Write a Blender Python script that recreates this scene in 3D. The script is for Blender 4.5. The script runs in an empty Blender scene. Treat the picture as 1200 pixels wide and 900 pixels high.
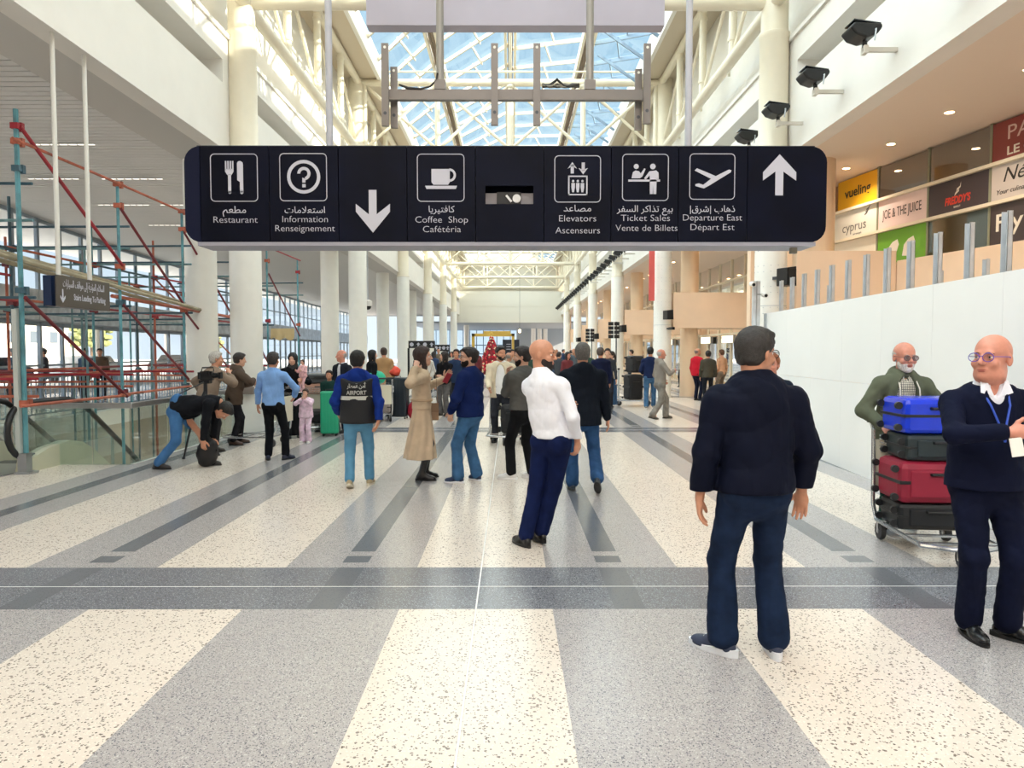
import bpy, math, random
import numpy as np
import unicodedata
from math import sin, cos, pi, radians, sqrt, atan2
from mathutils import Vector, Matrix, Euler

random.seed(7)
SC = bpy.context.scene
COL = SC.collection

# ------------------------------------------------------------------ camera
F = 850.0                    # focal length in pixels of the 1200 px wide frame
EYE = Vector((0.0, 0.0, 1.65))
PITCH = math.atan(39.0 / F)
YAW = math.atan(2.0 / F)
cam_d = bpy.data.cameras.new('camera')
cam_d.sensor_width = 36.0
cam_d.lens = 36.0 * F / 1200.0
cam_d.clip_end = 600.0
cam_d.clip_start = 0.05
cam = bpy.data.objects.new('camera', cam_d)
COL.objects.link(cam)
cam.location = EYE
cam.rotation_euler = (pi / 2 - PITCH, 0, -YAW)
SC.camera = cam

# ------------------------------------------------------------------ sky, sun, fill suns, exposure
SC.view_settings.view_transform = 'Standard'
SC.view_settings.look = 'None'
SC.view_settings.gamma = 1.0
SC.view_settings.use_curve_mapping = False
SC.view_settings.exposure = 0.84
world = bpy.data.worlds.new('sky')
SC.world = world
world.use_nodes = True
wn = world.node_tree.nodes
wl = world.node_tree.links
bg = wn['Background']
tc = wn.new('ShaderNodeTexCoord')
sep = wn.new('ShaderNodeSeparateXYZ')
wl.new(tc.outputs['Generated'], sep.inputs[0])
rmp = wn.new('ShaderNodeValToRGB')
rmp.color_ramp.elements[0].position = 0.0
rmp.color_ramp.elements[0].color = (0.80, 0.90, 0.98, 1)
rmp.color_ramp.elements[1].position = 0.75
rmp.color_ramp.elements[1].color = (0.50, 0.74, 0.92, 1)
wl.new(sep.outputs[2], rmp.inputs[0])
wl.new(rmp.outputs[0], bg.inputs[0])
bg.inputs[1].default_value = 0.62

def sun(name, direction, strength, angle, color):
    l = bpy.data.lights.new(name, 'SUN')
    l.energy = strength
    l.angle = angle
    l.color = color
    o = bpy.data.objects.new(name, l)
    COL.objects.link(o)
    o.rotation_euler = Vector(direction).to_track_quat('-Z', 'Y').to_euler()
    return o
sun('sun', (-1.0, 0.28, -0.42), 8.0, radians(0.6), (1.0, 0.82, 0.62))
sun('nave_fill_sun', (0.0, 0.02, -1.0), 6.8, radians(150), (1.0, 0.86, 0.745))  # wide sun lamp added as fill light through the skylight
sun('left_hall_fill_sun', (1.0, 0.15, -0.40), 4.4, radians(100), (0.86, 0.94, 1.0))  # second wide sun added to brighten the left hall through its windows
# ------------------------------------------------------------------ helpers
def P(px, py, Y):
    """world point at depth Y on the line of sight through a pixel of the 1200x900 photograph"""
    u = (px - 598.0) / F
    v = (411.0 - py) / F
    return Vector((u * Y, Y, 1.65 + v * Y))
def ground(px, py):
    Y = 1.65 * F / (py - 411.0)
    return (px - 598.0) / F * Y, Y

MATS = {}
def srgb(c):
    if isinstance(c, str):
        c = tuple(int(c[i:i + 2], 16) / 255 for i in (0, 2, 4))
    return tuple((x / 12.92 if x <= 0.04045 else ((x + 0.055) / 1.055) ** 2.4) for x in c)
def mat(key, col=(0.8, 0.8, 0.8), rough=0.5, metal=0.0, noise=0.0, scale=20.0, bump=0.0, bscale=60.0, emit=0.0, spec=0.5, weave=0.0):
    if key in MATS:
        return MATS[key]
    m = bpy.data.materials.new(key)
    MATS[key] = m
    m.use_nodes = True
    nt = m.node_tree
    b = nt.nodes['Principled BSDF']
    c = srgb(col)
    b.inputs['Base Color'].default_value = (*c, 1)
    b.inputs['Roughness'].default_value = rough
    b.inputs['Metallic'].default_value = metal
    b.inputs['Specular IOR Level'].default_value = spec
    if noise > 0 or bump > 0:
        t = nt.nodes.new('ShaderNodeTexCoord')
        n = nt.nodes.new('ShaderNodeTexNoise')
        n.inputs['Scale'].default_value = scale
        n.inputs['Detail'].default_value = 3
        nt.links.new(t.outputs['Object'], n.inputs['Vector'])
        if noise > 0:
            r = nt.nodes.new('ShaderNodeValToRGB')
            r.color_ramp.elements[0].position = 0.3
            r.color_ramp.elements[1].position = 0.7
            r.color_ramp.elements[0].color = (*[x * (1 - noise) for x in c], 1)
            r.color_ramp.elements[1].color = (*[min(1, x * (1 + noise)) for x in c], 1)
            nt.links.new(n.outputs[0], r.inputs[0])
            nt.links.new(r.outputs[0], b.inputs['Base Color'])
        if bump > 0:
            n2 = nt.nodes.new('ShaderNodeTexNoise')
            n2.inputs['Scale'].default_value = bscale
            n2.inputs['Detail'].default_value = 2
            nt.links.new(t.outputs['Object'], n2.inputs['Vector'])
            bp = nt.nodes.new('ShaderNodeBump')
            bp.inputs['Strength'].default_value = bump
            bp.inputs['Distance'].default_value = 0.01
            nt.links.new(n2.outputs[0], bp.inputs['Height'])
            nt.links.new(bp.outputs[0], b.inputs['Normal'])
    if emit > 0:
        b.inputs['Emission Color'].default_value = (*c, 1)
        b.inputs['Emission Strength'].default_value = emit
    return m
def glass(key, tint=(0.9, 0.97, 0.95), refl=0.12, fm=0.8):
    if key in MATS:
        return MATS[key]
    m = bpy.data.materials.new(key)
    MATS[key] = m
    m.use_nodes = True
    nt = m.node_tree
    nt.nodes.remove(nt.nodes['Principled BSDF'])
    tr = nt.nodes.new('ShaderNodeBsdfTransparent')
    tr.inputs[0].default_value = (*tint, 1)
    gl = nt.nodes.new('ShaderNodeBsdfGlossy')
    gl.inputs['Roughness'].default_value = 0.03
    fr = nt.nodes.new('ShaderNodeFresnel')
    fr.inputs[0].default_value = 1.45
    mul = nt.nodes.new('ShaderNodeMath')
    mul.operation = 'MULTIPLY_ADD'
    mul.inputs[1].default_value = fm
    mul.inputs[2].default_value = refl * 0.3
    mx = nt.nodes.new('ShaderNodeMixShader')
    nt.links.new(fr.outputs[0], mul.inputs[0])
    nt.links.new(mul.outputs[0], mx.inputs[0])
    nt.links.new(tr.outputs[0], mx.inputs[1])
    nt.links.new(gl.outputs[0], mx.inputs[2])
    nt.links.new(mx.outputs[0], nt.nodes['Material Output'].inputs[0])
    return m

def link_mesh(name, me, m=None, parent=None, smooth=False):
    o = bpy.data.objects.new(name, me)
    COL.objects.link(o)
    if m:
        me.materials.append(m)
    if parent:
        o.parent = parent
    if smooth:
        me.polygons.foreach_set('use_smooth', [True] * len(me.polygons))
    return o
def tag(o, label=None, cat=None, group=None, kind=None):
    if label: o['label'] = label
    if cat: o['category'] = cat
    if group: o['group'] = group
    if kind: o['kind'] = kind
    return o
def thing(name, label, cat, loc=(0, 0, 0), rz=0, group=None):
    o = bpy.data.objects.new(name, None)
    COL.objects.link(o)
    o.location = loc
    o.rotation_euler = (0, 0, rz)
    o.empty_display_size = 0.1
    return tag(o, label, cat, group)
def kids(o):
    return [c for c in list(COL.objects) if c.parent == o]
def copy_tree(root, loc=None, rz=None, label=None, tree=None):
    tree = tree or subtree(root)
    r = root.copy()
    COL.objects.link(r)
    m = {root: r}
    for c in tree:
        d = c.copy()
        COL.objects.link(d)
        d.parent = m[c.parent]
        m[c] = d
    if loc is not None: r.location = loc
    if rz is not None: r.rotation_euler = (0, 0, rz)
    if label: r['label'] = label
    return r
def subtree(root):
    out = []
    for c in root.children:
        out.append(c)
        out += subtree(c)
    return out

def frame_from(d, up=Vector((0, 0, 1))):
    z = Vector(d).normalized()
    if abs(z.dot(up)) > 0.99:
        up = Vector((0, 1, 0))
    x = up.cross(z).normalized()
    y = z.cross(x)
    return x, y, z

class MB:
    """collects shapes and links them as one mesh object"""
    def __init__(s):
        s.v = []
        s.f = []
    def add(s, vs, fs):
        b = len(s.v)
        s.v += [tuple(v) for v in vs]
        s.f += [tuple(i + b for i in f) for f in fs]
        return s
    def box(s, x0, x1, y0, y1, z0, z1, M=None):
        vs = [Vector(p) for p in ((x0, y0, z0), (x1, y0, z0), (x1, y1, z0), (x0, y1, z0), (x0, y0, z1), (x1, y0, z1), (x1, y1, z1), (x0, y1, z1))]
        if M is not None:
            vs = [M @ v for v in vs]
        return s.add(vs, [(0, 3, 2, 1), (4, 5, 6, 7), (0, 1, 5, 4), (1, 2, 6, 5), (2, 3, 7, 6), (3, 0, 4, 7)])
    def cbox(s, c, d, M=None):
        return s.box(c[0] - d[0] / 2, c[0] + d[0] / 2, c[1] - d[1] / 2, c[1] + d[1] / 2, c[2] - d[2] / 2, c[2] + d[2] / 2, M)
    def beam(s, a, b, w, h, up=Vector((0, 0, 1))):
        a, b = Vector(a), Vector(b)
        x, y, z = frame_from(b - a, up)
        vs = []
        for p in (a, b):
            for i, j in ((-1, -1), (1, -1), (1, 1), (-1, 1)):
                vs.append(p + x * (i * w / 2) + y * (j * h / 2))
        return s.add(vs, [(0, 3, 2, 1), (4, 5, 6, 7), (0, 1, 5, 4), (1, 2, 6, 5), (2, 3, 7, 6), (3, 0, 4, 7)])
    def tube(s, a, b, r, n=10, r2=None):
        return s.path([a, b], [r, r if r2 is None else r2], n)
    def path(s, pts, r, n=8, closed=False):
        pts = [Vector(p) for p in pts]
        m = len(pts)
        rs = r if isinstance(r, (list, tuple)) else [r] * m
        x = None
        vs = []
        for i, p in enumerate(pts):
            if closed:
                t = pts[(i + 1) % m] - pts[i - 1]
            else:
                t = pts[min(i + 1, m - 1)] - pts[max(i - 1, 0)]
            t = t.normalized()
            if x is None:
                x, y, _ = frame_from(t)
            else:
                x = (x - t * x.dot(t)).normalized()
                y = t.cross(x)
            for k in range(n):
                a = 2 * pi * k / n
                vs.append(p + (x * cos(a) + y * sin(a)) * rs[i])
        fs = []
        for i in range(m if closed else m - 1):
            j = (i + 1) % m
            for k in range(n):
                k2 = (k + 1) % n
                fs.append((i * n + k, i * n + k2, j * n + k2, j * n + k))
        if not closed:
            fs.append(tuple(range(n))[::-1])
            fs.append(tuple((m - 1) * n + k for k in range(n)))
        return s.add(vs, fs)
    def lathe(s, prof, n=20, c=(0, 0, 0), M=None):
        vs = []
        for r, z in prof:
            for k in range(n):
                a = 2 * pi * k / n
                v = Vector((r * cos(a), r * sin(a), z))
                if M is not None: v = M @ v
                vs.append(v + Vector(c))
        fs = []
        for i in range(len(prof) - 1):
            for k in range(n):
                k2 = (k + 1) % n
                fs.append((i * n + k, i * n + k2, (i + 1) * n + k2, (i + 1) * n + k))
        fs.append(tuple(range(n))[::-1])
        fs.append(tuple((len(prof) - 1) * n + k for k in range(n)))
        return s.add(vs, fs)
    def ell(s, c, r, n=12, m=8, M=None):
        vs = []
        for i in range(1, m):
            t = pi * i / m
            for k in range(n):
                a = 2 * pi * k / n
                vs.append(Vector((r[0] * sin(t) * cos(a), r[1] * sin(t) * sin(a), r[2] * cos(t))))
        vs += [Vector((0, 0, r[2])), Vector((0, 0, -r[2]))]
        if M is not None: vs = [M @ v for v in vs]
        vs = [v + Vector(c) for v in vs]
        T, B = len(vs) - 2, len(vs) - 1
        fs = []
        for i in range(m - 2):
            for k in range(n):
                k2 = (k + 1) % n
                fs.append((i * n + k, (i + 1) * n + k, (i + 1) * n + k2, i * n + k2))
        for k in range(n):
            k2 = (k + 1) % n
            fs.append((T, k, k2))
            fs.append((B, (m - 2) * n + k2, (m - 2) * n + k))
        return s.add(vs, fs)
    def prism(s, pts, M, d):
        """outline in the local xy plane of M, extruded by d along local z"""
        n = len(pts)
        vs = [M @ Vector((p[0], p[1], 0)) for p in pts] + [M @ Vector((p[0], p[1], d)) for p in pts]
        fs = [tuple(range(n))[::-1], tuple(range(n, 2 * n))]
        for k in range(n):
            k2 = (k + 1) % n
            fs.append((k, k2, n + k2, n + k))
        return s.add(vs, fs)
    def mesh(s, name='m'):
        me = bpy.data.meshes.new(name)
        me.from_pydata(s.v, [], s.f)
        me.validate()
        return me
    def build(s, name, m, parent=None, smooth=False, bevel=0.0):
        me = s.mesh(name)
        o = link_mesh(name, me, m, parent, smooth)
        if smooth:
            me.set_sharp_from_angle(angle=radians(40))
        if bevel > 0:
            b = o.modifiers.new('b', 'BEVEL')
            b.width = bevel
            b.segments = 2
            b.limit_method = 'ANGLE'
        return o

# lettering: text turned into flat meshes; Arabic letters are joined by hand
ARA = {}
for _c in range(0xFE70, 0xFEFD):
    _d = unicodedata.decomposition(chr(_c)).split()
    if _d and _d[0] in ('<isolated>', '<final>', '<initial>', '<medial>'):
        ARA[(''.join(chr(int(x, 16)) for x in _d[1:]), _d[0][1:4])] = chr(_c)
def arabic(s):
    u, i = [], 0
    while i < len(s):
        if s[i:i + 2] in ('\u0644\u0627', '\u0644\u0623', '\u0644\u0625'):
            u.append(s[i:i + 2]); i += 2
        else:
            u.append(s[i]); i += 1
    out = []
    for i, ch in enumerate(u):
        prev = i > 0 and (u[i - 1], 'ini') in ARA and (ch, 'fin') in ARA
        nxt = i < len(u) - 1 and (ch, 'ini') in ARA and (u[i + 1], 'fin') in ARA
        k = 'med' if prev and nxt else 'fin' if prev else 'ini' if nxt else 'iso'
        ch = {'(': ')', ')': '('}.get(ch, ch)
        out.append(ARA.get((ch, k), ch))
    return ''.join(reversed(out))
def text(s, size, M, m, parent, name='lettering', width=None, ext=0.001, bold=0.0, shear=0.0, space=1.0):
    c = bpy.data.curves.new('t', 'FONT')
    c.body = s
    c.size = size
    c.align_x = 'CENTER'
    c.extrude = ext
    c.offset = bold
    c.shear = shear
    c.space_character = space
    c.resolution_u = 3
    o = bpy.data.objects.new('t', c)
    COL.objects.link(o)
    bpy.context.view_layer.update()
    dg = bpy.context.evaluated_depsgraph_get()
    me = bpy.data.meshes.new_from_object(o.evaluated_get(dg))
    COL.objects.unlink(o)
    bpy.data.objects.remove(o)
    if width and len(me.vertices):
        xs = [v.co.x for v in me.vertices]
        k = width / max(1e-6, max(xs) - min(xs))
        for v in me.vertices: v.co.x *= k
    me.transform(M)
    me.materials.clear()
    return link_mesh(name, me, m, parent)
def facing(x, y, z, normal=(0, -1, 0)):
    """matrix whose local xy plane stands upright, local z pointing along normal"""
    n = Vector(normal).normalized()
    up = Vector((0, 0, 1))
    r = up.cross(n).normalized()
    u = n.cross(r)
    M = Matrix((r, u, n)).transposed().to_4x4()
    M.translation = (x, y, z)
    return M
# ------------------------------------------------------------------ figures: smooth unions of tapered limbs turned into one surface
f32 = np.float32
def nv(v):
    return np.array(v, dtype=f32)
class SDF:
    def __init__(s):
        s.p = []
    def cone(s, a, b, ra, rb, k=0.02, op='+', flat=None):
        a, b = nv(a), nv(b)
        ab = b - a
        L = float((ab * ab).sum()) + 1e-9
        R = max(ra, rb)
        fx = None if flat is None else (nv(Vector(flat[0]).normalized()), flat[1])
        mul = 1.0 if flat is None else max(1.0, flat[1])
        def fn(X, Y, Z):
            dx, dy, dz = X - a[0], Y - a[1], Z - a[2]
            t = np.clip((dx * ab[0] + dy * ab[1] + dz * ab[2]) / L, 0, 1)
            qx, qy, qz = dx - ab[0] * t, dy - ab[1] * t, dz - ab[2] * t
            q2 = qx * qx + qy * qy + qz * qz
            r = ra + (rb - ra) * t
            if fx is not None:
                w = qx * fx[0][0] + qy * fx[0][1] + qz * fx[0][2]
                q2 = q2 + w * w * (1 / fx[1] ** 2 - 1)
                return (np.sqrt(q2) - r) * min(1.0, fx[1] * 1.15)
            return np.sqrt(q2) - r
        m = R * mul
        s.p.append((op, k, np.minimum(a, b) - m, np.maximum(a, b) + m, fn))
        return s
    def ell(s, c, r, R=None, k=0.02, op='+'):
        c, r = nv(c), nv(r)
        Rm = np.eye(3, dtype=f32) if R is None else nv(R)      # columns are the axes
        ln = np.sqrt((Rm ** 2).sum(axis=0))
        Rm, r = Rm / ln, r * ln
        def fn(X, Y, Z):
            dx, dy, dz = X - c[0], Y - c[1], Z - c[2]
            u = (dx * Rm[0, 0] + dy * Rm[1, 0] + dz * Rm[2, 0])
            v = (dx * Rm[0, 1] + dy * Rm[1, 1] + dz * Rm[2, 1])
            w = (dx * Rm[0, 2] + dy * Rm[1, 2] + dz * Rm[2, 2])
            k0 = np.sqrt((u / r[0]) ** 2 + (v / r[1]) ** 2 + (w / r[2]) ** 2) + 1e-6
            k1 = np.sqrt((u / r[0] ** 2) ** 2 + (v / r[1] ** 2) ** 2 + (w / r[2] ** 2) ** 2) + 1e-6
            return k0 * (k0 - 1) / k1
        e = np.sqrt(((Rm * r[None, :]) ** 2).sum(axis=1))
        s.p.append((op, k, c - e, c + e, fn))
        return s
    def cut(s, p, n, k=0.004):
        p, n = nv(p), nv(Vector(n).normalized())
        s.p.append(('&', k, None, None, lambda X, Y, Z: (X - p[0]) * n[0] + (Y - p[1]) * n[1] + (Z - p[2]) * n[2]))
        return s
    def folds(s, amp, freq=26.0, seed=0, stretch=(1.0, 1.0, 1.6), zr=None):
        rng = random.Random(seed)
        ws = []
        for _ in range(5):
            d = Vector((rng.gauss(0, stretch[0]), rng.gauss(0, stretch[1]), rng.gauss(0, stretch[2]))).normalized() * freq * rng.uniform(0.6, 1.7)
            ws.append((d, rng.uniform(0, 6.28)))
        def fn(X, Y, Z):
            o = 0
            wob = 0.8 * np.sin(X * 13 + Y * 11 + seed) 
            for d, ph in ws:
                v = np.sin(X * d.x + Y * d.y + Z * d.z + ph + wob)
                o = o + (1 - np.abs(v)) ** 2 - 0.4
            return o * (amp / 2.2)
        s.p.append(('w', 0, None, None, fn))
        return s
    def eval(s, res, fine=None, pad=0.02):
        lo = np.min([p[2] for p in s.p if p[0] == '+'], axis=0) - pad
        hi = np.max([p[3] for p in s.p if p[0] == '+'], axis=0) + pad
        ax = []
        for i in range(3):
            if fine:
                r, coarse, spans = fine
                out, x = [], float(lo[i])
                while x < hi[i]:
                    out.append(x)
                    x += r if any(a[i] - coarse < x < b[i] for a, b in spans) else coarse
                out.append(x)
                ax.append(np.array(out, dtype=f32))
            else:
                ax.append(np.arange(lo[i], hi[i] + res, res, dtype=f32))
        G = np.full([len(a) for a in ax], 0.5, dtype=f32)
        for op, k, a, b, fn in s.p:
            if a is None:
                sl = (slice(None),) * 3
            else:
                m = max(k, 0) + 0.012
                sl = []
                for i in range(3):
                    i0 = max(0, int(np.searchsorted(ax[i], a[i] - m)) - 1)
                    i1 = int(np.searchsorted(ax[i], b[i] + m)) + 1
                    sl.append(slice(i0, i1))
                sl = tuple(sl)
            X = ax[0][sl[0]][:, None, None]
            Y = ax[1][sl[1]][None, :, None]
            Z = ax[2][sl[2]][None, None, :]
            if X.size == 0 or Y.size == 0 or Z.size == 0:
                continue
            d = fn(X, Y, Z)
            g = G[sl]
            if op == 'w':
                G[sl] = g + d
                continue
            if op == '-': d = -d
            if op == '+':
                h = np.clip(0.5 + 0.5 * (g - d) / k, 0, 1) if k > 0 else (d < g)
                G[sl] = g + (d - g) * h - k * h * (1 - h)
            else:
                kk = max(k, 1e-4)
                h = np.clip(0.5 - 0.5 * (g - d) / kk, 0, 1)
                G[sl] = g + (d - g) * h + kk * h * (1 - h)
        return G, ax
    def build(s, name, m, parent, res, fine=None):
        G, ax = s.eval(res, fine)
        me = nets(name, G, ax)
        return link_mesh(name, me, m, parent)

_E = [((0, 0, 0), (1, 0, 0)), ((0, 1, 0), (1, 1, 0)), ((0, 0, 1), (1, 0, 1)), ((0, 1, 1), (1, 1, 1)),
      ((0, 0, 0), (0, 1, 0)), ((1, 0, 0), (1, 1, 0)), ((0, 0, 1), (0, 1, 1)), ((1, 0, 1), (1, 1, 1)),
      ((0, 0, 0), (0, 0, 1)), ((1, 0, 0), (1, 0, 1)), ((0, 1, 0), (0, 1, 1)), ((1, 1, 0), (1, 1, 1))]
def nets(name, G, ax):
    nx, ny, nz = G.shape
    ins = G < 0
    cnt = np.zeros((nx - 1, ny - 1, nz - 1), dtype=np.uint8)
    for i in (0, 1):
        for j in (0, 1):
            for k in (0, 1):
                cnt += ins[i:nx - 1 + i, j:ny - 1 + j, k:nz - 1 + k]
    I, J, K = np.nonzero((cnt > 0) & (cnt < 8))
    n = len(I)
    idx = np.full(cnt.shape, -1, dtype=np.int32)
    idx[I, J, K] = np.arange(n)
    acc = np.zeros((n, 3), dtype=f32)
    c = np.zeros(n, dtype=f32)
    for a, b in _E:
        fa = G[I + a[0], J + a[1], K + a[2]]
        fb = G[I + b[0], J + b[1], K + b[2]]
        m = (fa < 0) != (fb < 0)
        t = np.where(m, fa / np.where(m, fa - fb, 1), 0)
        for q, (A, N) in enumerate(((ax[0], I), (ax[1], J), (ax[2], K))):
            pa, pb = A[N + a[q]], A[N + b[q]]
            acc[:, q] += np.where(m, pa + (pb - pa) * t, 0)
        c += m
    acc /= c[:, None]
    quads = []
    def emit(S1, S2, cells):
        ch = S1 != S2
        ii = np.nonzero(ch)
        q = np.stack([cell[ii] for cell in cells], axis=1)
        flip = S2[ii]
        q[flip] = q[flip][:, ::-1]
        quads.append(q[(q >= 0).all(axis=1)])
    emit(ins[:-1, 1:-1, 1:-1], ins[1:, 1:-1, 1:-1], (idx[:, :-1, :-1], idx[:, 1:, :-1], idx[:, 1:, 1:], idx[:, :-1, 1:]))
    emit(ins[1:-1, :-1, 1:-1], ins[1:-1, 1:, 1:-1], (idx[:-1, :, :-1], idx[:-1, :, 1:], idx[1:, :, 1:], idx[1:, :, :-1]))
    emit(ins[1:-1, 1:-1, :-1], ins[1:-1, 1:-1, 1:], (idx[:-1, :-1, :], idx[1:, :-1, :], idx[1:, 1:, :], idx[:-1, 1:, :]))
    q = np.concatenate(quads)
    me = bpy.data.meshes.new(name)
    me.vertices.add(n)
    me.vertices.foreach_set('co', acc.astype(np.float64).ravel())
    me.loops.add(len(q) * 4)
    me.loops.foreach_set('vertex_index', q.astype(np.int32).ravel())
    me.polygons.add(len(q))
    me.polygons.foreach_set('loop_start', np.arange(0, len(q) * 4, 4, dtype=np.int32))
    me.polygons.foreach_set('use_smooth', np.ones(len(q), dtype=bool))
    me.update(calc_edges=True)
    return me

def ik(a, t, l1, l2, hint):
    a, t, hint = Vector(a), Vector(t), Vector(hint)
    d = t - a
    D = min(d.length, (l1 + l2) * 0.995)
    u = d.normalized()
    t = a + u * D
    x = (l1 * l1 - l2 * l2 + D * D) / (2 * D)
    h = sqrt(max(0, l1 * l1 - x * x))
    p = hint - u * hint.dot(u)
    p = p.normalized() if p.length > 1e-6 else Vector((0, 1, 0))
    return a + u * x + p * h, t

def rot(yaw=0, pitch=0, roll=0):
    """columns: right, forward, up"""
    return Matrix.Rotation(radians(yaw), 3, 'Z') @ Matrix.Rotation(radians(pitch), 3, 'X') @ Matrix.Rotation(radians(roll), 3, 'Y')

def hand(S, w, d, n, t, curl=0.35, sc=1.0, thumb=0.5, spread=1.0, point=False):
    """wrist, finger direction, palm normal, thumb side"""
    d, n = Vector(d).normalized(), Vector(n)
    n = (n - d * n.dot(d)).normalized()
    t0 = Vector(t)
    t = d.cross(n)
    if t.dot(t0) < 0: t = -t
    R = [[t[i], d[i], n[i]] for i in range(3)]
    S.ell(w + d * 0.048 * sc, (0.040 * sc, 0.056 * sc, 0.0165 * sc), R, k=0.012)
    S.cone(w - d * 0.02, w + d * 0.03 * sc, 0.026 * sc, 0.024 * sc, flat=(n, 0.75), k=0.015)
    for q, (off, ln) in enumerate(((0.029, 0.068), (0.0100, 0.076), (-0.0095, 0.070), (-0.0275, 0.056))):
        p = w + (d * (0.086 - abs(off - 0.005) * 0.25) + t * off) * sc
        a = (0.12 + 0.08 * q) * curl if not (point and q == 0) else 0.0
        di = (d + t * off * 3.2 * spread).normalized()
        for j, fr in enumerate((0.46, 0.30, 0.24)):
            a += curl * (0.75 if j else 0.5) if not (point and q == 0) else 0.03
            v = di * cos(a) + n * sin(a)
            e = p + v * ln * fr * sc
            S.cone(p, e, (0.0092 - 0.0008 * j) * sc, (0.0086 - 0.0009 * j) * sc, k=0.005)
            p = e
    p = w + (d * 0.022 + t * 0.026) * sc
    v = (d * 0.62 + t * 0.72 + n * 0.25 * thumb * 2).normalized()
    for j, ln in enumerate((0.036, 0.030, 0.024)):
        e = p + v * ln * sc
        S.cone(p, e, (0.0125 - 0.001 * j) * sc, (0.0112 - 0.0012 * j) * sc, k=0.008)
        p = e
        v = (v + d * 0.35 - t * 0.15 + n * 0.15 * thumb).normalized()

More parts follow.
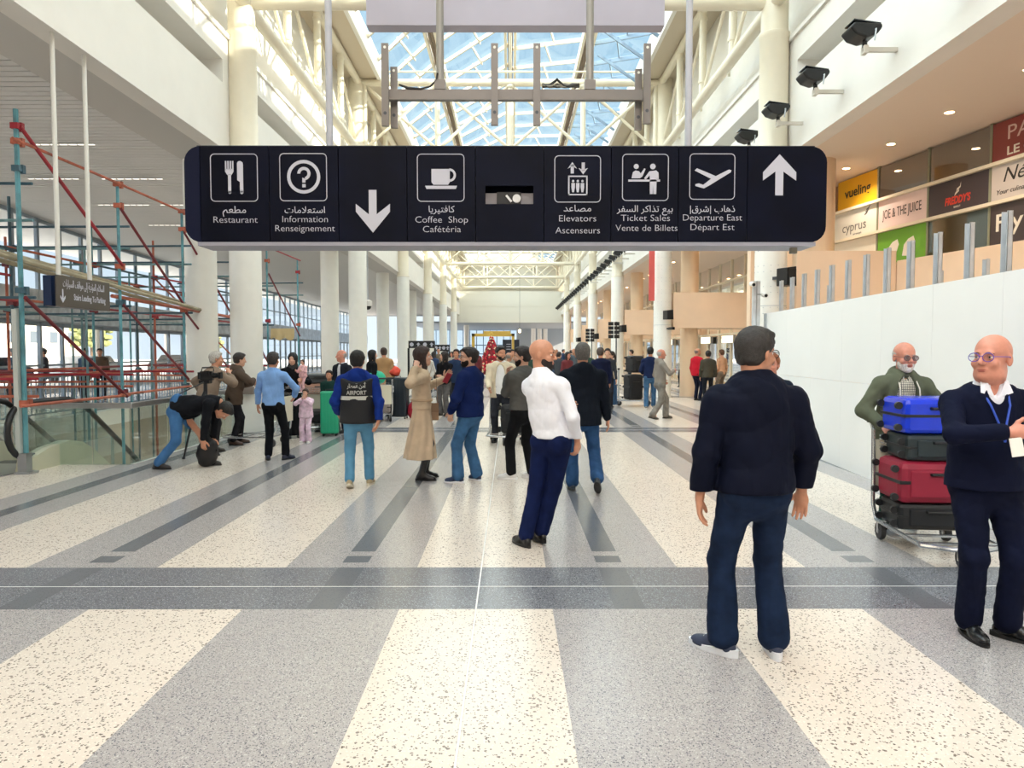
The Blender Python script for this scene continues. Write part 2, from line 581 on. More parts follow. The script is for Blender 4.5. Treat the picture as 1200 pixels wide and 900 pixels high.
SKIN = {'tan': 'c98f72', 'pink': 'd08c76', 'light': 'd6a58c', 'dark': 'a8725a', 'olive': 'b98468'}
def person(label, loc, yaw, H=1.75, res=0.012, skin='tan', **o):
    g = o.get
    name = 'person'
    loc = (loc[0], loc[1], g('z', 0.0))
    root = thing(name, label, 'person', loc, radians(yaw), g('group'))
    s = H / 1.75
    root.scale = (s, s, s)
    near = res < 0.0095
    mskin = mat('skin_' + skin, SKIN[skin], 0.48, noise=0.08, scale=30, bump=0.05, bscale=300)
    V = Vector
    P0 = V(g('pelvis', (0, 0, 0.93)))
    P2 = V(g('chest', (0, -0.005, 1.31)))
    pyaw, tw = g('pelvis_yaw', 0), g('twist', 0)
    up = (P2 - P0).normalized()
    Rp = rot(pyaw)
    Rt = rot(tw)
    r_t = Rt @ V((1, 0, 0))
    f_t = (up.cross(r_t)).normalized()
    r_p = Rp @ V((1, 0, 0))
    f_p = Rp @ V((0, 1, 0))
    P1 = (P0 + P2) / 2 + V(g('belly_shift', (0, 0, 0)))
    fat, wid = g('fat', 1.0), g('wide', 1.0)
    shw = 0.178 * wid
    shc = P2 + up * 0.085
    drop = up * 0.022
    SH = {'l': shc - r_t * shw - drop + V(g('shl', (0, 0, 0))), 'r': shc + r_t * shw - drop + V(g('shr', (0, 0, 0)))}
    nb = P2 + up * 0.155
    hd = g('head_off', (0, 0.03, 0.165))
    HC = nb + V(hd)
    RH = rot(g('head', (0, 0))[0], g('head', (0, 0))[1], g('head', (0, 0, 0))[2] if len(g('head', (0, 0))) > 2 else 0) * g('hs', 1.07)
    hR = [[RH[i][j] for j in range(3)] for i in range(3)]
    def hp(x, y, z): return HC + RH @ V((x, y, z))
    # limbs
    J = {}
    for sd, sx in (('l', -1), ('r', 1)):
        tgt = V(g('h' + sd, (sx * 0.255, 0.05, 0.85)))
        hint = V(g('e' + sd, (sx * 0.35, -1.0, -0.2)))
        el, wr = ik(SH[sd], tgt, 0.285, 0.255, hint)
        fx = g('f' + sd, (sx * 0.10, 0.04, 0, -sx * 10))
        fx = tuple(fx) + (0,) * (5 - len(fx))
        # foot = x, y, lift, yaw, pitch
        ank = V((fx[0], fx[1], 0.085 + fx[2]))
        hip = P0 + r_p * (sx * 0.092) + V((0, 0, -0.03))
        kn, ank2 = ik(hip, ank, 0.425, 0.415, V(g('k' + sd, (sx * 0.12, 1, 0))))
        J[sd] = dict(el=el, wr=wr, ank=ank2, hip=hip, kn=kn, fy=fx[3], fp=fx[4])
    # ---- body: head, neck, trunk, arms, hands and legs in one surface
    B = SDF()
    B.cone(P0, P1, 0.085, 0.08, flat=(f_p, 0.7))
    B.cone(P1, P2, 0.08, 0.10, flat=(f_t, 0.6))
    B.cone(SH['l'], SH['r'], 0.035, 0.035)
    B.cone(P2 + up * 0.08, nb, 0.06, 0.055)
    nw = g('neck', 1.0)
    B.cone(nb - up * 0.03, HC + RH @ V((0, -0.025, -0.06)), 0.060 * nw, 0.053 * nw)
    B.ell(hp(0, -0.012, 0.032), (0.076, 0.097, 0.087), hR, k=0.02)
    B.ell(hp(0, 0.026, -0.045), (0.060, 0.062, 0.066), hR, k=0.03)
    if near or g('face', 1):
        B.ell(hp(0, 0.060, -0.093), (0.026, 0.022, 0.020), hR, k=0.03)
        if g('chubby'): B.ell(hp(0, 0.015, -0.085), (0.070, 0.060, 0.045), hR, k=0.03)
        B.cone(hp(-0.035, 0.078, 0.022), hp(0.035, 0.078, 0.022), 0.009, 0.009, k=0.02)
        for sx in (-1, 1):
            B.ell(hp(sx * 0.031, 0.096, 0.001), (0.017, 0.014, 0.012), hR, k=0.012, op='-')
            B.ell(hp(sx * 0.042, 0.062, -0.030), (0.022, 0.022, 0.020), hR, k=0.02)
            er = rot(g('head', (0, 0))[0] + sx * 18, 0)
            B.ell(hp(sx * 0.077, -0.012, -0.008), (0.009, 0.017, 0.031), [[(RH @ rot(-sx * -18))[i][j] for j in range(3)] for i in range(3)], k=0.006)
        B.cone(hp(0, 0.086, 0.012), hp(0, 0.108, -0.026), 0.008, 0.013, k=0.010)
        B.cone(hp(-0.011, 0.096, -0.031), hp(0.011, 0.096, -0.031), 0.009, 0.009, k=0.008)
        B.cone(hp(-0.016, 0.083, -0.058), hp(0.016, 0.083, -0.058), 0.0085, 0.0085, k=0.01)
        B.cone(hp(-0.012, 0.082, -0.070), hp(0.012, 0.082, -0.070), 0.0085, 0.0085, k=0.008)
    fine = [(np.array(HC) - 0.14, np.array(HC) + 0.14)]
    for sd, sx in (('l', -1), ('r', 1)):
        j = J[sd]
        B.cone(SH[sd], j['el'], 0.034, 0.03)
        B.cone(j['el'], j['wr'], 0.031, 0.022)
        B.cone(j['hip'], j['kn'], 0.06, 0.042)
        B.cone(j['kn'], j['ank'], 0.038, 0.030)
        fr = rot(j['fy'], -j['fp'])
        B.cone(j['ank'], j['ank'] + fr @ V((0, 0.10, -0.045)), 0.028, 0.020)
        if g('nohand') and sd in g('nohand'): continue
        fd = (j['wr'] - j['el']).normalized()
        fd = V(g('d' + sd, fd)).normalized()
        pn = V(g('n' + sd, (-sx, 0.15, 0)))
        th = V(g('t' + sd, (0, 1, 0)))
        hand(B, j['wr'], fd, pn, th, g('curl' + sd, g('curl', 0.4)), g('hand_size', 1.0))
        c = np.array(j['wr'] + fd * 0.08)
        fine.append((c - 0.12, c + 0.12))
    fr_ = max(0.0045, res * 0.72)
    B.build('body', mskin, root, res, fine=(fr_, max(0.014, res * 1.5), fine))
    # ---- trousers
    t = g('legs')
    if t:
        T = SDF()
        tw_ = t.get('w', 1.0)
        T.cone(P0 + V((0, 0, 0.07)), P0 - V((0, 0, 0.03)), 0.145 * fat, 0.158 * fat, flat=(f_p, 0.74), k=0.03)
        for sd, sx in (('l', -1), ('r', 1)):
            j = J[sd]
            T.cone(j['hip'] + V((0, 0, -0.02)), j['kn'], 0.092 * tw_, 0.066 * tw_, k=0.03)
            hemp = j['ank'] + (j['kn'] - j['ank']).normalized() * 0.02 + V((0, 0.006, 0))
            T.cone(j['kn'], hemp, 0.064 * tw_, t.get('hem', 0.060) * tw_, k=0.03)
            T.ell(j['hip'] - f_p * 0.055 + V((0, 0, -0.01)), (0.08, 0.075, 0.085), k=0.03)
        T.folds(t.get('fold', 0.0055), 19, seed=int(loc[0] * 10) + 3, stretch=(0.8, 0.8, 1.0))
        if near: T.folds(0.002, 46, seed=5, stretch=(0.8, 0.8, 1.0))
        for sd in 'lr':
            j = J[sd]
            ax_ = (j['ank'] - j['kn']).normalized()
        T.cut(P0 + up * t.get('top', 0.13), up)
        tr = T.build(t.get('name', 'trousers'), mat(t['c'] + '_cloth', t['c'], t.get('rough', 0.85), noise=t.get('noise', 0.25), scale=9, bump=0.25, bscale=420, spec=0.12), root, res)
    # ---- top
    t = g('top')
    if t:
        T = SDF()
        pf = t.get('puff', 0.0)
        aw = t.get('aw', 1.0)
        hem = t.get('hem', 0.86)
        lowz = P0.z - hem
        if up.z < 0.6: lowz = 0.0
        if lowz > 0:
            T.cone(P0, P0 - V((0, 0, max(0.01, lowz))), 0.162 * fat + pf, (t.get('flare', 0.170)) * fat + pf, flat=(f_p, t.get('depth', 0.76)), k=0.03)
        T.cone(P0, P1, 0.160 * fat + pf, 0.150 * fat + pf, flat=(f_p, 0.78), k=0.04)
        T.cone(P1, P2 + up * 0.02, 0.150 * fat + pf, 0.160 * wid + pf, flat=(f_t, 0.72), k=0.04)
        if g('belly'): T.ell(P1 + f_t * (0.05 + 0.3 * g('belly')) - up * 0.04, (0.125, 0.06 + g('belly'), 0.15), k=0.05)
        T.cone(SH['l'] - up * 0.014, SH['r'] - up * 0.014, 0.056 + pf * 0.7, 0.056 + pf * 0.7, k=0.04)
        for sd in 'lr': T.cone(SH[sd] * 0.86 + shc * 0.14, nb - up * 0.012, 0.052, 0.054, k=0.035)
        T.cone(shc, nb + up * 0.015, 0.072, 0.058 + t.get('collar_w', 0), k=0.03)
        for sd in 'lr':
            j = J[sd]
            e0 = j['el']
            wd = (j['wr'] - e0).normalized()
            sl = t.get('sleeve', 1.0)
            T.cone(SH[sd], e0, (0.056 + pf * 0.8) * aw, (0.044 + pf * 0.7) * aw, k=0.03)
            if sl > 0.5:
                T.cone(e0, j['wr'] - wd * t.get('cuffback', 0.035), (0.044 + pf * 0.75) * aw, (0.036 + pf * 0.5) * aw, k=0.025)
                if t.get('cuff'): T.cone(j['wr'] - wd * 0.03, j['wr'] - wd * 0.005, 0.036, 0.034, k=0.008)
        if t.get('collar'):
            cz = t['collar']
            T.cone(nb - up * 0.01, nb + up * cz + f_t * 0.012, 0.070, 0.064, k=0.012)
        if t.get('hood'):
            T.ell(nb - f_t * 0.085 - up * 0.02, (0.105, 0.055, 0.095), k=0.025)
            T.cone(nb - r_t * 0.07 - f_t * 0.035, nb + r_t * 0.07 - f_t * 0.035, 0.040, 0.040, k=0.03)
        T.folds(t.get('fold', 0.0065), t.get('ff', 17), seed=int(loc[1] * 10) + 1, stretch=(1, 1, 1.2))
        if near: T.folds(0.0035, 44, seed=8, stretch=(0.8, 0.8, 1.4))
        if up.z < 0.6: T.cut(P0 - up * 0.06, -up)
        else: T.cut(P0 + V((0, 0, -lowz)), (0, 0, -1))
        if not t.get('hood'):
            T.cut(nb + up * (0.02 + t.get('collar', 0)) , up + f_t * 0.25)
        if t.get('open'):
            w = t['open']
            T.ell(P2 + f_t * 0.15 + up * 0.02 - V((0, 0, 0.14 + t.get('open_low', 0))), (w, 0.13, 0.36), k=0.015, op='-')
        if t.get('vneck'):
            T.ell(nb + f_t * 0.10 - up * 0.005, (0.050, 0.085, t['vneck']), k=0.006, op='-')
        T.build(t.get('name', 'jacket'), mat(t['c'] + t.get('mk', '_cloth'), t['c'], t.get('rough', 0.8), noise=t.get('noise', 0.12), scale=6, bump=0.2, bscale=350, spec=0.12) if 'm' not in t else t['m'], root, res)
    u = g('under')
    if u:
        T = SDF()
        T.cone(P0 - V((0, 0, 0.02)), P1, 0.152 * fat, 0.138 * fat, flat=(f_p, 0.78), k=0.04)
        T.cone(P1, P2 + up * 0.03, 0.138 * fat, 0.148 * wid, flat=(f_t, 0.72), k=0.04)
        if g('belly'): T.ell(P1 + f_t * (0.045 + 0.3 * g('belly')) - up * 0.04, (0.12, 0.055 + g('belly'), 0.15), k=0.05)
        T.cone(shc - r_t * 0.09, shc + r_t * 0.09, 0.055, 0.055, k=0.04)
        T.cone(shc, nb + up * 0.02 + f_t * 0.01, 0.072, u.get('neckr', 0.067), k=0.03)
        T.cut(nb + up * u.get('ntop', 0.035), up + f_t * 0.35)
        T.ell(nb + f_t * 0.10 + up * 0.01, (0.026, 0.06, u.get('v', 0.05)), k=0.004, op='-')
        T.folds(0.004, 24, seed=4)
        T.cut(P0 + V((0, 0, u.get('low', 0.06))), (0, 0, -1))
        T.build(u.get('name', 'shirt'), u['m'] if 'm' in u else mat(u['c'] + '_cloth', u['c'], 0.85, bump=0.15, bscale=300), root, res)
    # ---- skirt of a long coat, robe or skirt
    k_ = g('skirt')
    if k_:
        T = SDF()
        T.cone(P0 + V((0, 0, 0.12)), P0, 0.135 * fat, 0.160 * fat, flat=(f_p, 0.8), k=0.03)
        T.cone(P0, V((P0.x + k_.get('dx', 0), P0.y + k_.get('dy', 0), k_['hem'] - 0.1)), 0.165 * fat, k_.get('r', 0.25), flat=(f_p, 0.8), k=0.03)
        def pleat(X, Y, Z, c=P0, nn=k_.get('pleats', 11), am=k_.get('amp', 0.010)):
            a = np.arctan2(Y - c.y, X - c.x)
            return am * np.sin(a * nn + 1.3 * np.sin(Z * 6)) * np.clip((c.z + 0.05 - Z) * 2.5, 0, 1)
        T.p.append(('w', 0, None, None, pleat))
        T.cut((0, 0, k_['hem']), (0, 0, -1))
        T.cut(P0 + V((0, 0, 0.13)), (0, 0, 1))
        T.build(k_.get('name', 'skirt'), mat(k_['c'] + '_cloth', k_['c'], 0.85, noise=0.12, scale=6, bump=0.2, bscale=350, spec=0.25), root, res)
    # ---- shoes
    sh = g('shoes')
    if sh:
        ms = mat('shoe_' + sh['c'], sh['c'], sh.get('rough', 0.45), bump=0.1, bscale=200)
        mo = mat('sole_' + sh.get('sole', '181818'), sh.get('sole', '181818'), 0.6)
        for sd in 'lr':
            j = J[sd]
            R = rot(j['fy'], j['fp'])
            Rr = [[R[i][q] for q in range(3)] for i in range(3)]
            A = j['ank'] - R @ V((0, 0, 0.085))
            z = sh.get('z', 1.0)
            T = SDF()
            T.ell(A + R @ V((0, 0.115, 0.030)), (0.044 * z, 0.080 * z, 0.040), Rr, k=0.03)
            T.ell(A + R @ V((0, -0.015, 0.045)), (0.036 * z, 0.055 * z, 0.050), Rr, k=0.03)
            T.cone(A + R @ V((0, 0.075, 0.060)), A + R @ V((0, 0.0, 0.085)), 0.030, 0.036, k=0.03)
            if sh.get('boot'): T.cone(A + R @ V((0, 0, 0.06)), j['ank'] + (j['kn'] - j['ank']).normalized() * sh['boot'], 0.042, 0.055, k=0.03)
            T.cut(A + R @ V((0, 0, 0.016)), R @ V((0, 0, -1)), k=0.002)
            so = T.build('shoe', ms, root, max(0.006, res * 0.8))
            m = MB()
            n = 24
            out = []
            for q in range(n):
                a = 2 * pi * q / n
                yy = cos(a)
                out.append((sin(a) * (0.043 + 0.004 * yy) * z, 0.062 + yy * 0.142 * z))
            th = sh.get('thick', 0.020)
            M = R.to_4x4(); M.translation = A
            vs = [M @ V((x, y, 0.001)) for x, y in out] + [M @ V((x * 1.03, y * 1.0, th + (0.010 if y < 0.0 else 0.0))) for x, y in out]
            m.add(vs, [tuple(range(n))[::-1], tuple(range(n, 2 * n))] + [(q, (q + 1) % n, n + (q + 1) % n, n + q) for q in range(n)])
            m.build('sole', mo, so)
            if sh.get('laces') and near:
                m = MB()
                for q in range(4):
                    y = 0.05 + q * 0.02
                    zz = 0.088 - q * 0.0055
                    m.tube(A + R @ V((-0.02, y, zz)), A + R @ V((0.02, y + 0.008, zz)), 0.003, 6)
                m.build('laces', mat('laces', 'c8ccd4', 0.8), so)
    # ---- hair and face pieces
    h = g('hair')
    if h:
        mh = mat('hair_' + h['c'], h['c'], 0.6, noise=0.35, scale=60, bump=0.6, bscale=180)
        st = h.get('style', 'short')
        T = SDF()
        hr = max(0.006, res * 0.7)
        if st in ('short', 'long', 'crop'):
            th = h.get('t', 0.010)
            T.ell(hp(0, -0.014, 0.036), (0.077 + th, 0.098 + th, 0.086 + th), hR, k=0.02)
            T.ell(hp(0, -0.045, -0.02), (0.066 + th * 0.6, 0.055 + th * 0.6, 0.065), hR, k=0.02)
            if st != 'long':
                T.cut(hp(0, 0.035, 0.028), RH @ V((0, 0.80, -0.60)), k=0.01)
                T.ell(hp(0, 0.046, 0.094), (0.060, 0.042, 0.024), hR, k=0.02)
                T.cut(hp(0, -0.05, -0.068), RH @ V((0, -0.1, -1)), k=0.01)
                for sx in (-1, 1):
                    T.ell(hp(sx * 0.090, 0.004, -0.02), (0.022, 0.030, 0.034), hR, k=0.01, op='-')
            else:
                T.cut(hp(0, 0.06, 0.04), RH @ V((0, 0.85, -0.5)), k=0.012)
                T.cone(hp(0, -0.06, 0.02), hp(0, -0.06, -0.20), 0.075, 0.06, k=0.03, flat=(RH @ V((0, 1, 0)), 0.7))
                for sx in (-1, 1):
                    T.cone(hp(sx * 0.062, 0.0, 0.03), hp(sx * 0.07, 0.02, -0.20), 0.035, 0.028, k=0.03)
            T.folds(0.004, 70, seed=2, stretch=(1, 1, 0.5))
        elif st == 'fringe':
            T.ell(hp(0, -0.016, 0.022), (0.078, 0.0985, 0.085), hR, k=0.02)
            T.cut(hp(0, -0.02, 0.045), RH @ V((0, 0.35, 1.0)), k=0.006)
            T.cut(hp(0, 0.012, 0.0), RH @ V((0, 1, 0.0)), k=0.006)
            T.cut(hp(0, 0, -0.055), RH @ V((0, 0, -1)), k=0.006)
            for sx in (-1, 1):
                T.ell(hp(sx * 0.084, -0.006, -0.012), (0.022, 0.024, 0.036), hR, k=0.006, op='-')
        elif st == 'scarf':
            T.ell(hp(0, -0.018, 0.02), (0.092, 0.112, 0.112), hR, k=0.03)
            T.cone(hp(0, -0.03, -0.06), nb - up * 0.05, 0.085, 0.13, k=0.04, flat=(f_t, 0.85))
            T.ell(hp(0, 0.115, -0.005), (0.056, 0.065, 0.082), hR, k=0.015, op='-')
            T.folds(0.006, 30, seed=3)
        T.build('headscarf' if st == 'scarf' else 'hair', mh, root, hr)
        if h.get('bun'):
            T = SDF(); T.ell(hp(0, -0.115, 0.04), (0.04, 0.035, 0.04), hR); T.build('hair_bun', mh, root, hr)
        if h.get('tail'):
            T = SDF(); T.cone(hp(0, -0.10, 0.05), hp(0, -0.135, -0.06), 0.028, 0.03); T.cone(hp(0, -0.135, -0.06), hp(0, -0.115, -0.20), 0.03, 0.014); T.build('ponytail', mh, root, hr)
    bd = g('beard')
    if bd:
        T = SDF()
        T.ell(hp(0, 0.027, -0.050), (0.0645, 0.0655, 0.068), hR, k=0.02)
        T.ell(hp(0, 0.060, -0.095), (0.033, 0.030, 0.026), hR, k=0.02)
        T.cut(hp(0, 0.05, -0.036), RH @ V((0, 0.30, 1)), k=0.008)
        T.cut(hp(0, 0.004, -0.05), RH @ V((0, -1, 0.25)), k=0.008)
        if not g('beard_full'):
            T.ell(hp(0, 0.10, -0.062), (0.022, 0.025, 0.013), hR, k=0.006, op='-')
        T.build('beard', mat('beard_' + bd, bd, 0.8, noise=0.3, scale=80, bump=0.5, bscale=250), root, max(0.0055, res * 0.7))
    if near or g('facedetail'):
        me_ = mat('eye_white', 'e8e2dc', 0.25)
        mi = mat('eye_iris', '2a1a12', 0.2)
        for sx in (-1, 1):
            m = MB().ell((0, 0, 0), (0.0118, 0.0118, 0.0118), 14, 10)
            e = m.build('eye', me_, root, True)
            e.location = hp(sx * 0.031, 0.074, 0.001)
            m = MB().ell(RH @ V((0, 0.0088, 0)), (0.0056, 0.0056, 0.0056), 12, 8)
            m.build('iris', mi, e, True)
            for dz_, nm_ in ((0.0085, 'upper_eyelid'), (-0.0095, 'lower_eyelid')):
                m = MB().path([hp(sx * 0.031 + q * 0.011, 0.083 - abs(q) * 0.004, 0.001 + dz_ * (1 - 0.3 * abs(q))) for q in (-1, -0.5, 0, 0.5, 1)], [0.002, 0.0036, 0.004, 0.0036, 0.002], 8)
                m.build(nm_, mskin, root, True)
            m = MB().path([hp(sx * (0.014 + q * 0.011), 0.091 - q * q * 0.0022, 0.021 + (0.004 if q in (1, 2) else 0) - 0.001 * q) for q in range(4)], [0.0025, 0.004, 0.0035, 0.0015], 6)
            m.build('eyebrow', mat('brow_' + g('brow', '33261f'), g('brow', '33261f'), 0.8), root, True)
        m = MB().ell(hp(0, 0.0895, -0.0605), (0.021, 0.005, 0.0042), 12, 8, RH.to_4x4().to_3x3()).ell(hp(0, 0.0885, -0.068), (0.018, 0.005, 0.0048), 12, 8, RH)
        m.build('lips', mat('lips', 'a85c50', 0.45), root, True)
    gl = g('glasses')
    if gl:
        m = MB()
        r = 0.0022 if near else 0.0035
        for sx in (-1, 1):
            pts = [hp(sx * 0.033 + cos(a) * 0.026, 0.103 - abs(cos(a)) * 0.002, 0.0 + sin(a) * 0.021) for a in [2 * pi * q / 16 for q in range(16)]]
            m.path(pts, r, 6, closed=True)
            m.tube(hp(sx * 0.057, 0.101, 0.004), hp(sx * 0.083, 0.0, 0.008), r, 6)
            m.tube(hp(sx * 0.083, 0.0, 0.008), hp(sx * 0.080, -0.02, -0.012), r, 6)
        m.tube(hp(-0.010, 0.105, 0.006), hp(0.010, 0.105, 0.006), r, 6)
        fr = m.build('glasses', mat('frame_' + gl, gl, 0.3), root, True)
        for sx in (-1, 1):
            m = MB()
            vs = [hp(sx * 0.033 + cos(a) * 0.025, 0.1025, sin(a) * 0.020) for a in [2 * pi * q / 16 for q in range(16)]]
            m.add(vs, [tuple(range(16))])
            m.build('lens', glass('lens_glass' if not g('shades') else 'tinted_lens', (0.95, 0.97, 1.0) if not g('shades') else (0.35, 0.25, 0.28), 0.3), fr)
    root['_j'] = 0
    del root['_j']
    return root, dict(P0=P0, P1=P1, P2=P2, SH=SH, J=J, nb=nb, HC=HC, RH=RH, f=f_t, r=r_t, up=up, hp=hp)
# ------------------------------------------------------------------ materials of the building
def terrazzo(key, base, chips, scale=55.0, dens=0.35, rough=0.22):
    m = bpy.data.materials.new(key)
    MATS[key] = m
    m.use_nodes = True
    nt = m.node_tree
    L = nt.links.new
    b = nt.nodes['Principled BSDF']
    b.inputs['Roughness'].default_value = rough
    ge = nt.nodes.new('ShaderNodeNewGeometry')
    col = None
    prev = (*srgb(base), 1)
    nz = nt.nodes.new('ShaderNodeTexNoise')
    nz.inputs['Scale'].default_value = 0.9
    nz.inputs['Detail'].default_value = 3
    L(ge.outputs['Position'], nz.inputs['Vector'])
    mx0 = nt.nodes.new('ShaderNodeMix'); mx0.data_type = 'RGBA'
    mx0.inputs[6].default_value = tuple(x * 0.93 for x in prev[:3]) + (1,)
    mx0.inputs[7].default_value = tuple(min(1, x * 1.05) for x in prev[:3]) + (1,)
    L(nz.outputs[0], mx0.inputs[0])
    out = mx0.outputs[2]
    for i, (c, sc, d) in enumerate(chips):
        v = nt.nodes.new('ShaderNodeTexVoronoi')
        v.inputs['Scale'].default_value = sc
        ad = nt.nodes.new('ShaderNodeVectorMath'); ad.operation = 'ADD'
        ad.inputs[1].default_value = (i * 7.3, i * 3.1, 0.37)
        L(ge.outputs['Position'], ad.inputs[0])
        L(ad.outputs[0], v.inputs['Vector'])
        s2 = nt.nodes.new('ShaderNodeSeparateColor')
        L(v.outputs['Color'], s2.inputs[0])
        # chip radius shrinks with a random value per cell; only some cells carry a chip
        a = nt.nodes.new('ShaderNodeMath'); a.operation = 'MULTIPLY_ADD'
        a.inputs[1].default_value = 0.45; a.inputs[2].default_value = 0.12
        L(s2.outputs[0], a.inputs[0])
        lt = nt.nodes.new('ShaderNodeMath'); lt.operation = 'LESS_THAN'
        L(v.outputs['Distance'], lt.inputs[0]); L(a.outputs[0], lt.inputs[1])
        l2 = nt.nodes.new('ShaderNodeMath'); l2.operation = 'LESS_THAN'
        L(s2.outputs[1], l2.inputs[0]); l2.inputs[1].default_value = d
        mu = nt.nodes.new('ShaderNodeMath'); mu.operation = 'MULTIPLY'
        L(lt.outputs[0], mu.inputs[0]); L(l2.outputs[0], mu.inputs[1])
        mx = nt.nodes.new('ShaderNodeMix'); mx.data_type = 'RGBA'
        mx.inputs[7].default_value = (*srgb(c), 1)
        L(mu.outputs[0], mx.inputs[0]); L(out, mx.inputs[6])
        out = mx.outputs[2]
    L(out, b.inputs['Base Color'])
    return m
T_CREAM = terrazzo('cream_terrazzo', 'e4d7ca', [('8d8076', 62, 0.30), ('6f655e', 90, 0.20), ('efe6d8', 110, 0.4)])
T_GREY = terrazzo('grey_terrazzo', 'b0aaa8', [('87838a', 110, 0.5), ('cbc7c4', 130, 0.4), ('5f5f66', 150, 0.3)])
T_DARK = terrazzo('slate_terrazzo', '74757b', [('9da0a6', 120, 0.35), ('3f434c', 120, 0.4), ('b4b6bc', 160, 0.15)])
T_STRIP = terrazzo('charcoal_strip', '6c6e73', [('5a5c62', 120, 0.4)])
WHITE = mat('warm_white_paint', 'e8e3db', 0.55, noise=0.02, scale=2)
CREAMP = mat('cream_steel_paint', 'e4dac4', 0.35, noise=0.03, scale=3)
GREYC = mat('grey_ceiling_slat', 'dad8d4', 0.5)
PEACH = mat('peach_plaster', 'f0d2b4', 0.7, noise=0.04, scale=1.5)
TAUPE = mat('beige_soffit', 'e8d6c4', 0.7)
STEEL = mat('brushed_steel', 'b8bcc0', 0.28, metal=0.9, noise=0.06, scale=8)
DKSTEEL = mat('dark_steel', '4b4f54', 0.4, metal=0.5)
BLUESTEEL = mat('blue_grey_steel', '7d93a8', 0.4)
BLACK = mat('black_plastic', '121316', 0.4)
PANE = glass('clear_pane', (0.90, 0.96, 1.0), 0.1)
SKYPANE = glass('skylight_pane', (0.66, 0.82, 0.90), 0.0, 0.12)
GREENP = glass('green_tinted_pane', (0.72, 0.86, 0.78), 0.5)
ORD = ['first', 'second', 'third', 'fourth', 'fifth', 'sixth', 'seventh', 'eighth', 'ninth', 'tenth', 'eleventh', 'twelfth', 'thirteenth', 'fourteenth', 'fifteenth', 'sixteenth', 'seventeenth', 'eighteenth', 'nineteenth', 'twentieth']
PER, D0, NB = 10.9, 14.9, 7
KS = [D0 + PER * k for k in range(NB)]
YEND = 80.3

def struct(name, label=None):
    o = bpy.data.objects.new(name, None)
    COL.objects.link(o)
    o['kind'] = 'structure'
    if label: o['label'] = label
    return o
def st(name, mb, m, parent=None, **kw):
    o = mb.build(name, m, parent, **kw)
    if parent is None: o['kind'] = 'structure'
    return o

# ------------------------------------------------------------------ floor: terrazzo bands as separate inlaid slabs
VX0, VX1, VY0, VY1 = -10.8, -5.47, 10.5, 25.0           # opening of the escalator well
fb = MB()
fb.box(-5.47, 12, -16, 86, -0.3, -0.012)
fb.box(-20, -5.47, -16, VY0, -0.3, -0.012)
fb.box(-20, -10.8, VY0, VY1, -0.3, -0.012)
fb.box(-20, -5.47, VY1, 86, -0.3, -0.012)
floor = st('floor', fb, mat('screed', '8b8986', 0.8))
AX = -0.22
def slab(x0, x1, y0, y1, m, nm='floor_slab'):
    """one slab, cut where the escalator well opens"""
    if x1 <= x0 or y1 <= y0: return
    if x0 < VX1 and x1 > VX0 and y0 < VY1 and y1 > VY0:
        if x1 > VX1 + 1e-6: slab(VX1, x1, y0, y1, m, nm)
        if x0 < VX0 - 1e-6: slab(x0, VX0, y0, y1, m, nm)
        x0, x1 = max(x0, VX0), min(x1, VX1)
        if y0 < VY0: slab(x0, x1, y0, VY0, m, nm)
        if y1 > VY1: slab(x0, x1, VY1, y1, m, nm)
        return
    MB().box(x0, x1, y0, y1, -0.0119, 0.0).build(nm, m, floor)
def stripes():
    k0 = -9
    out = []
    for k in range(k0, 7):
        c = AX + 1.98 * k
        out.append((c - 0.49, c + 0.49, T_CREAM))
        out.append((c + 0.49, c + 1.49, T_GREY))
    return out
bands = [(4.567, 5.46)] + [(y - 0.25, y + 0.65) for y in KS]
def zone(y0, y1, strip):
    for a, b, m in stripes():
        if b < -17 or a > 11.9: continue
        if m is T_CREAM and abs((a + b) / 2 - AX) < 0.1:
            slab(a, AX - 0.006, y0, y1, m); slab(AX + 0.006, b, y0, y1, m)
        elif m is T_GREY and strip:
            c = (a + b) / 2
            slab(a, c - 0.1, y0, y1, m); slab(c + 0.1, b, y0, y1, m)
            slab(c - 0.1, c + 0.1, y0, y0 + 0.13, m)
            slab(c - 0.1, c + 0.1, y0 + 0.13, y0 + 0.31, T_STRIP, 'floor_inlay')
            slab(c - 0.1, c + 0.1, y0 + 0.31, y0 + 0.44, m)
            slab(c - 0.1, c + 0.1, y0 + 0.44, y1, T_STRIP, 'floor_inlay')
        else:
            slab(a, b, y0, y1, m)
def band(y0, y1):
    ym = (y0 + y1) / 2
    xs = [-17.0]
    for k in range(-9, 7):
        c = AX + 0.99 + 1.98 * k
        if -17 < c < 11.9: xs += [c - 0.1, c + 0.1]
    xs.append(11.9)
    for i in range(len(xs) - 1):
        m = T_STRIP if i % 2 else T_DARK
        nm = 'floor_inlay' if i % 2 else 'floor_slab'
        slab(xs[i], xs[i + 1], y0, ym - 0.004, m, nm)
        slab(xs[i], xs[i + 1], ym + 0.004, y1, m, nm)
zone(-6.0, bands[0][0], False)
for i, (a, b) in enumerate(bands):
    band(a, b)
    zone(b, bands[i + 1][0] if i + 1 < len(bands) else 85.0, True)
WLINE = mat('white_divider', 'f4f2ee', 0.4)
MB().box(AX - 0.005, AX + 0.005, -6, 85, -0.0119, 0.0006).build('divider_strip', WLINE, floor)
for a, b in bands:
    MB().box(VX1 if a > 10 else -17, 11.9, (a + b) / 2 - 0.004, (a + b) / 2 + 0.004, -0.0119, 0.0006).build('divider_strip', WLINE, floor)

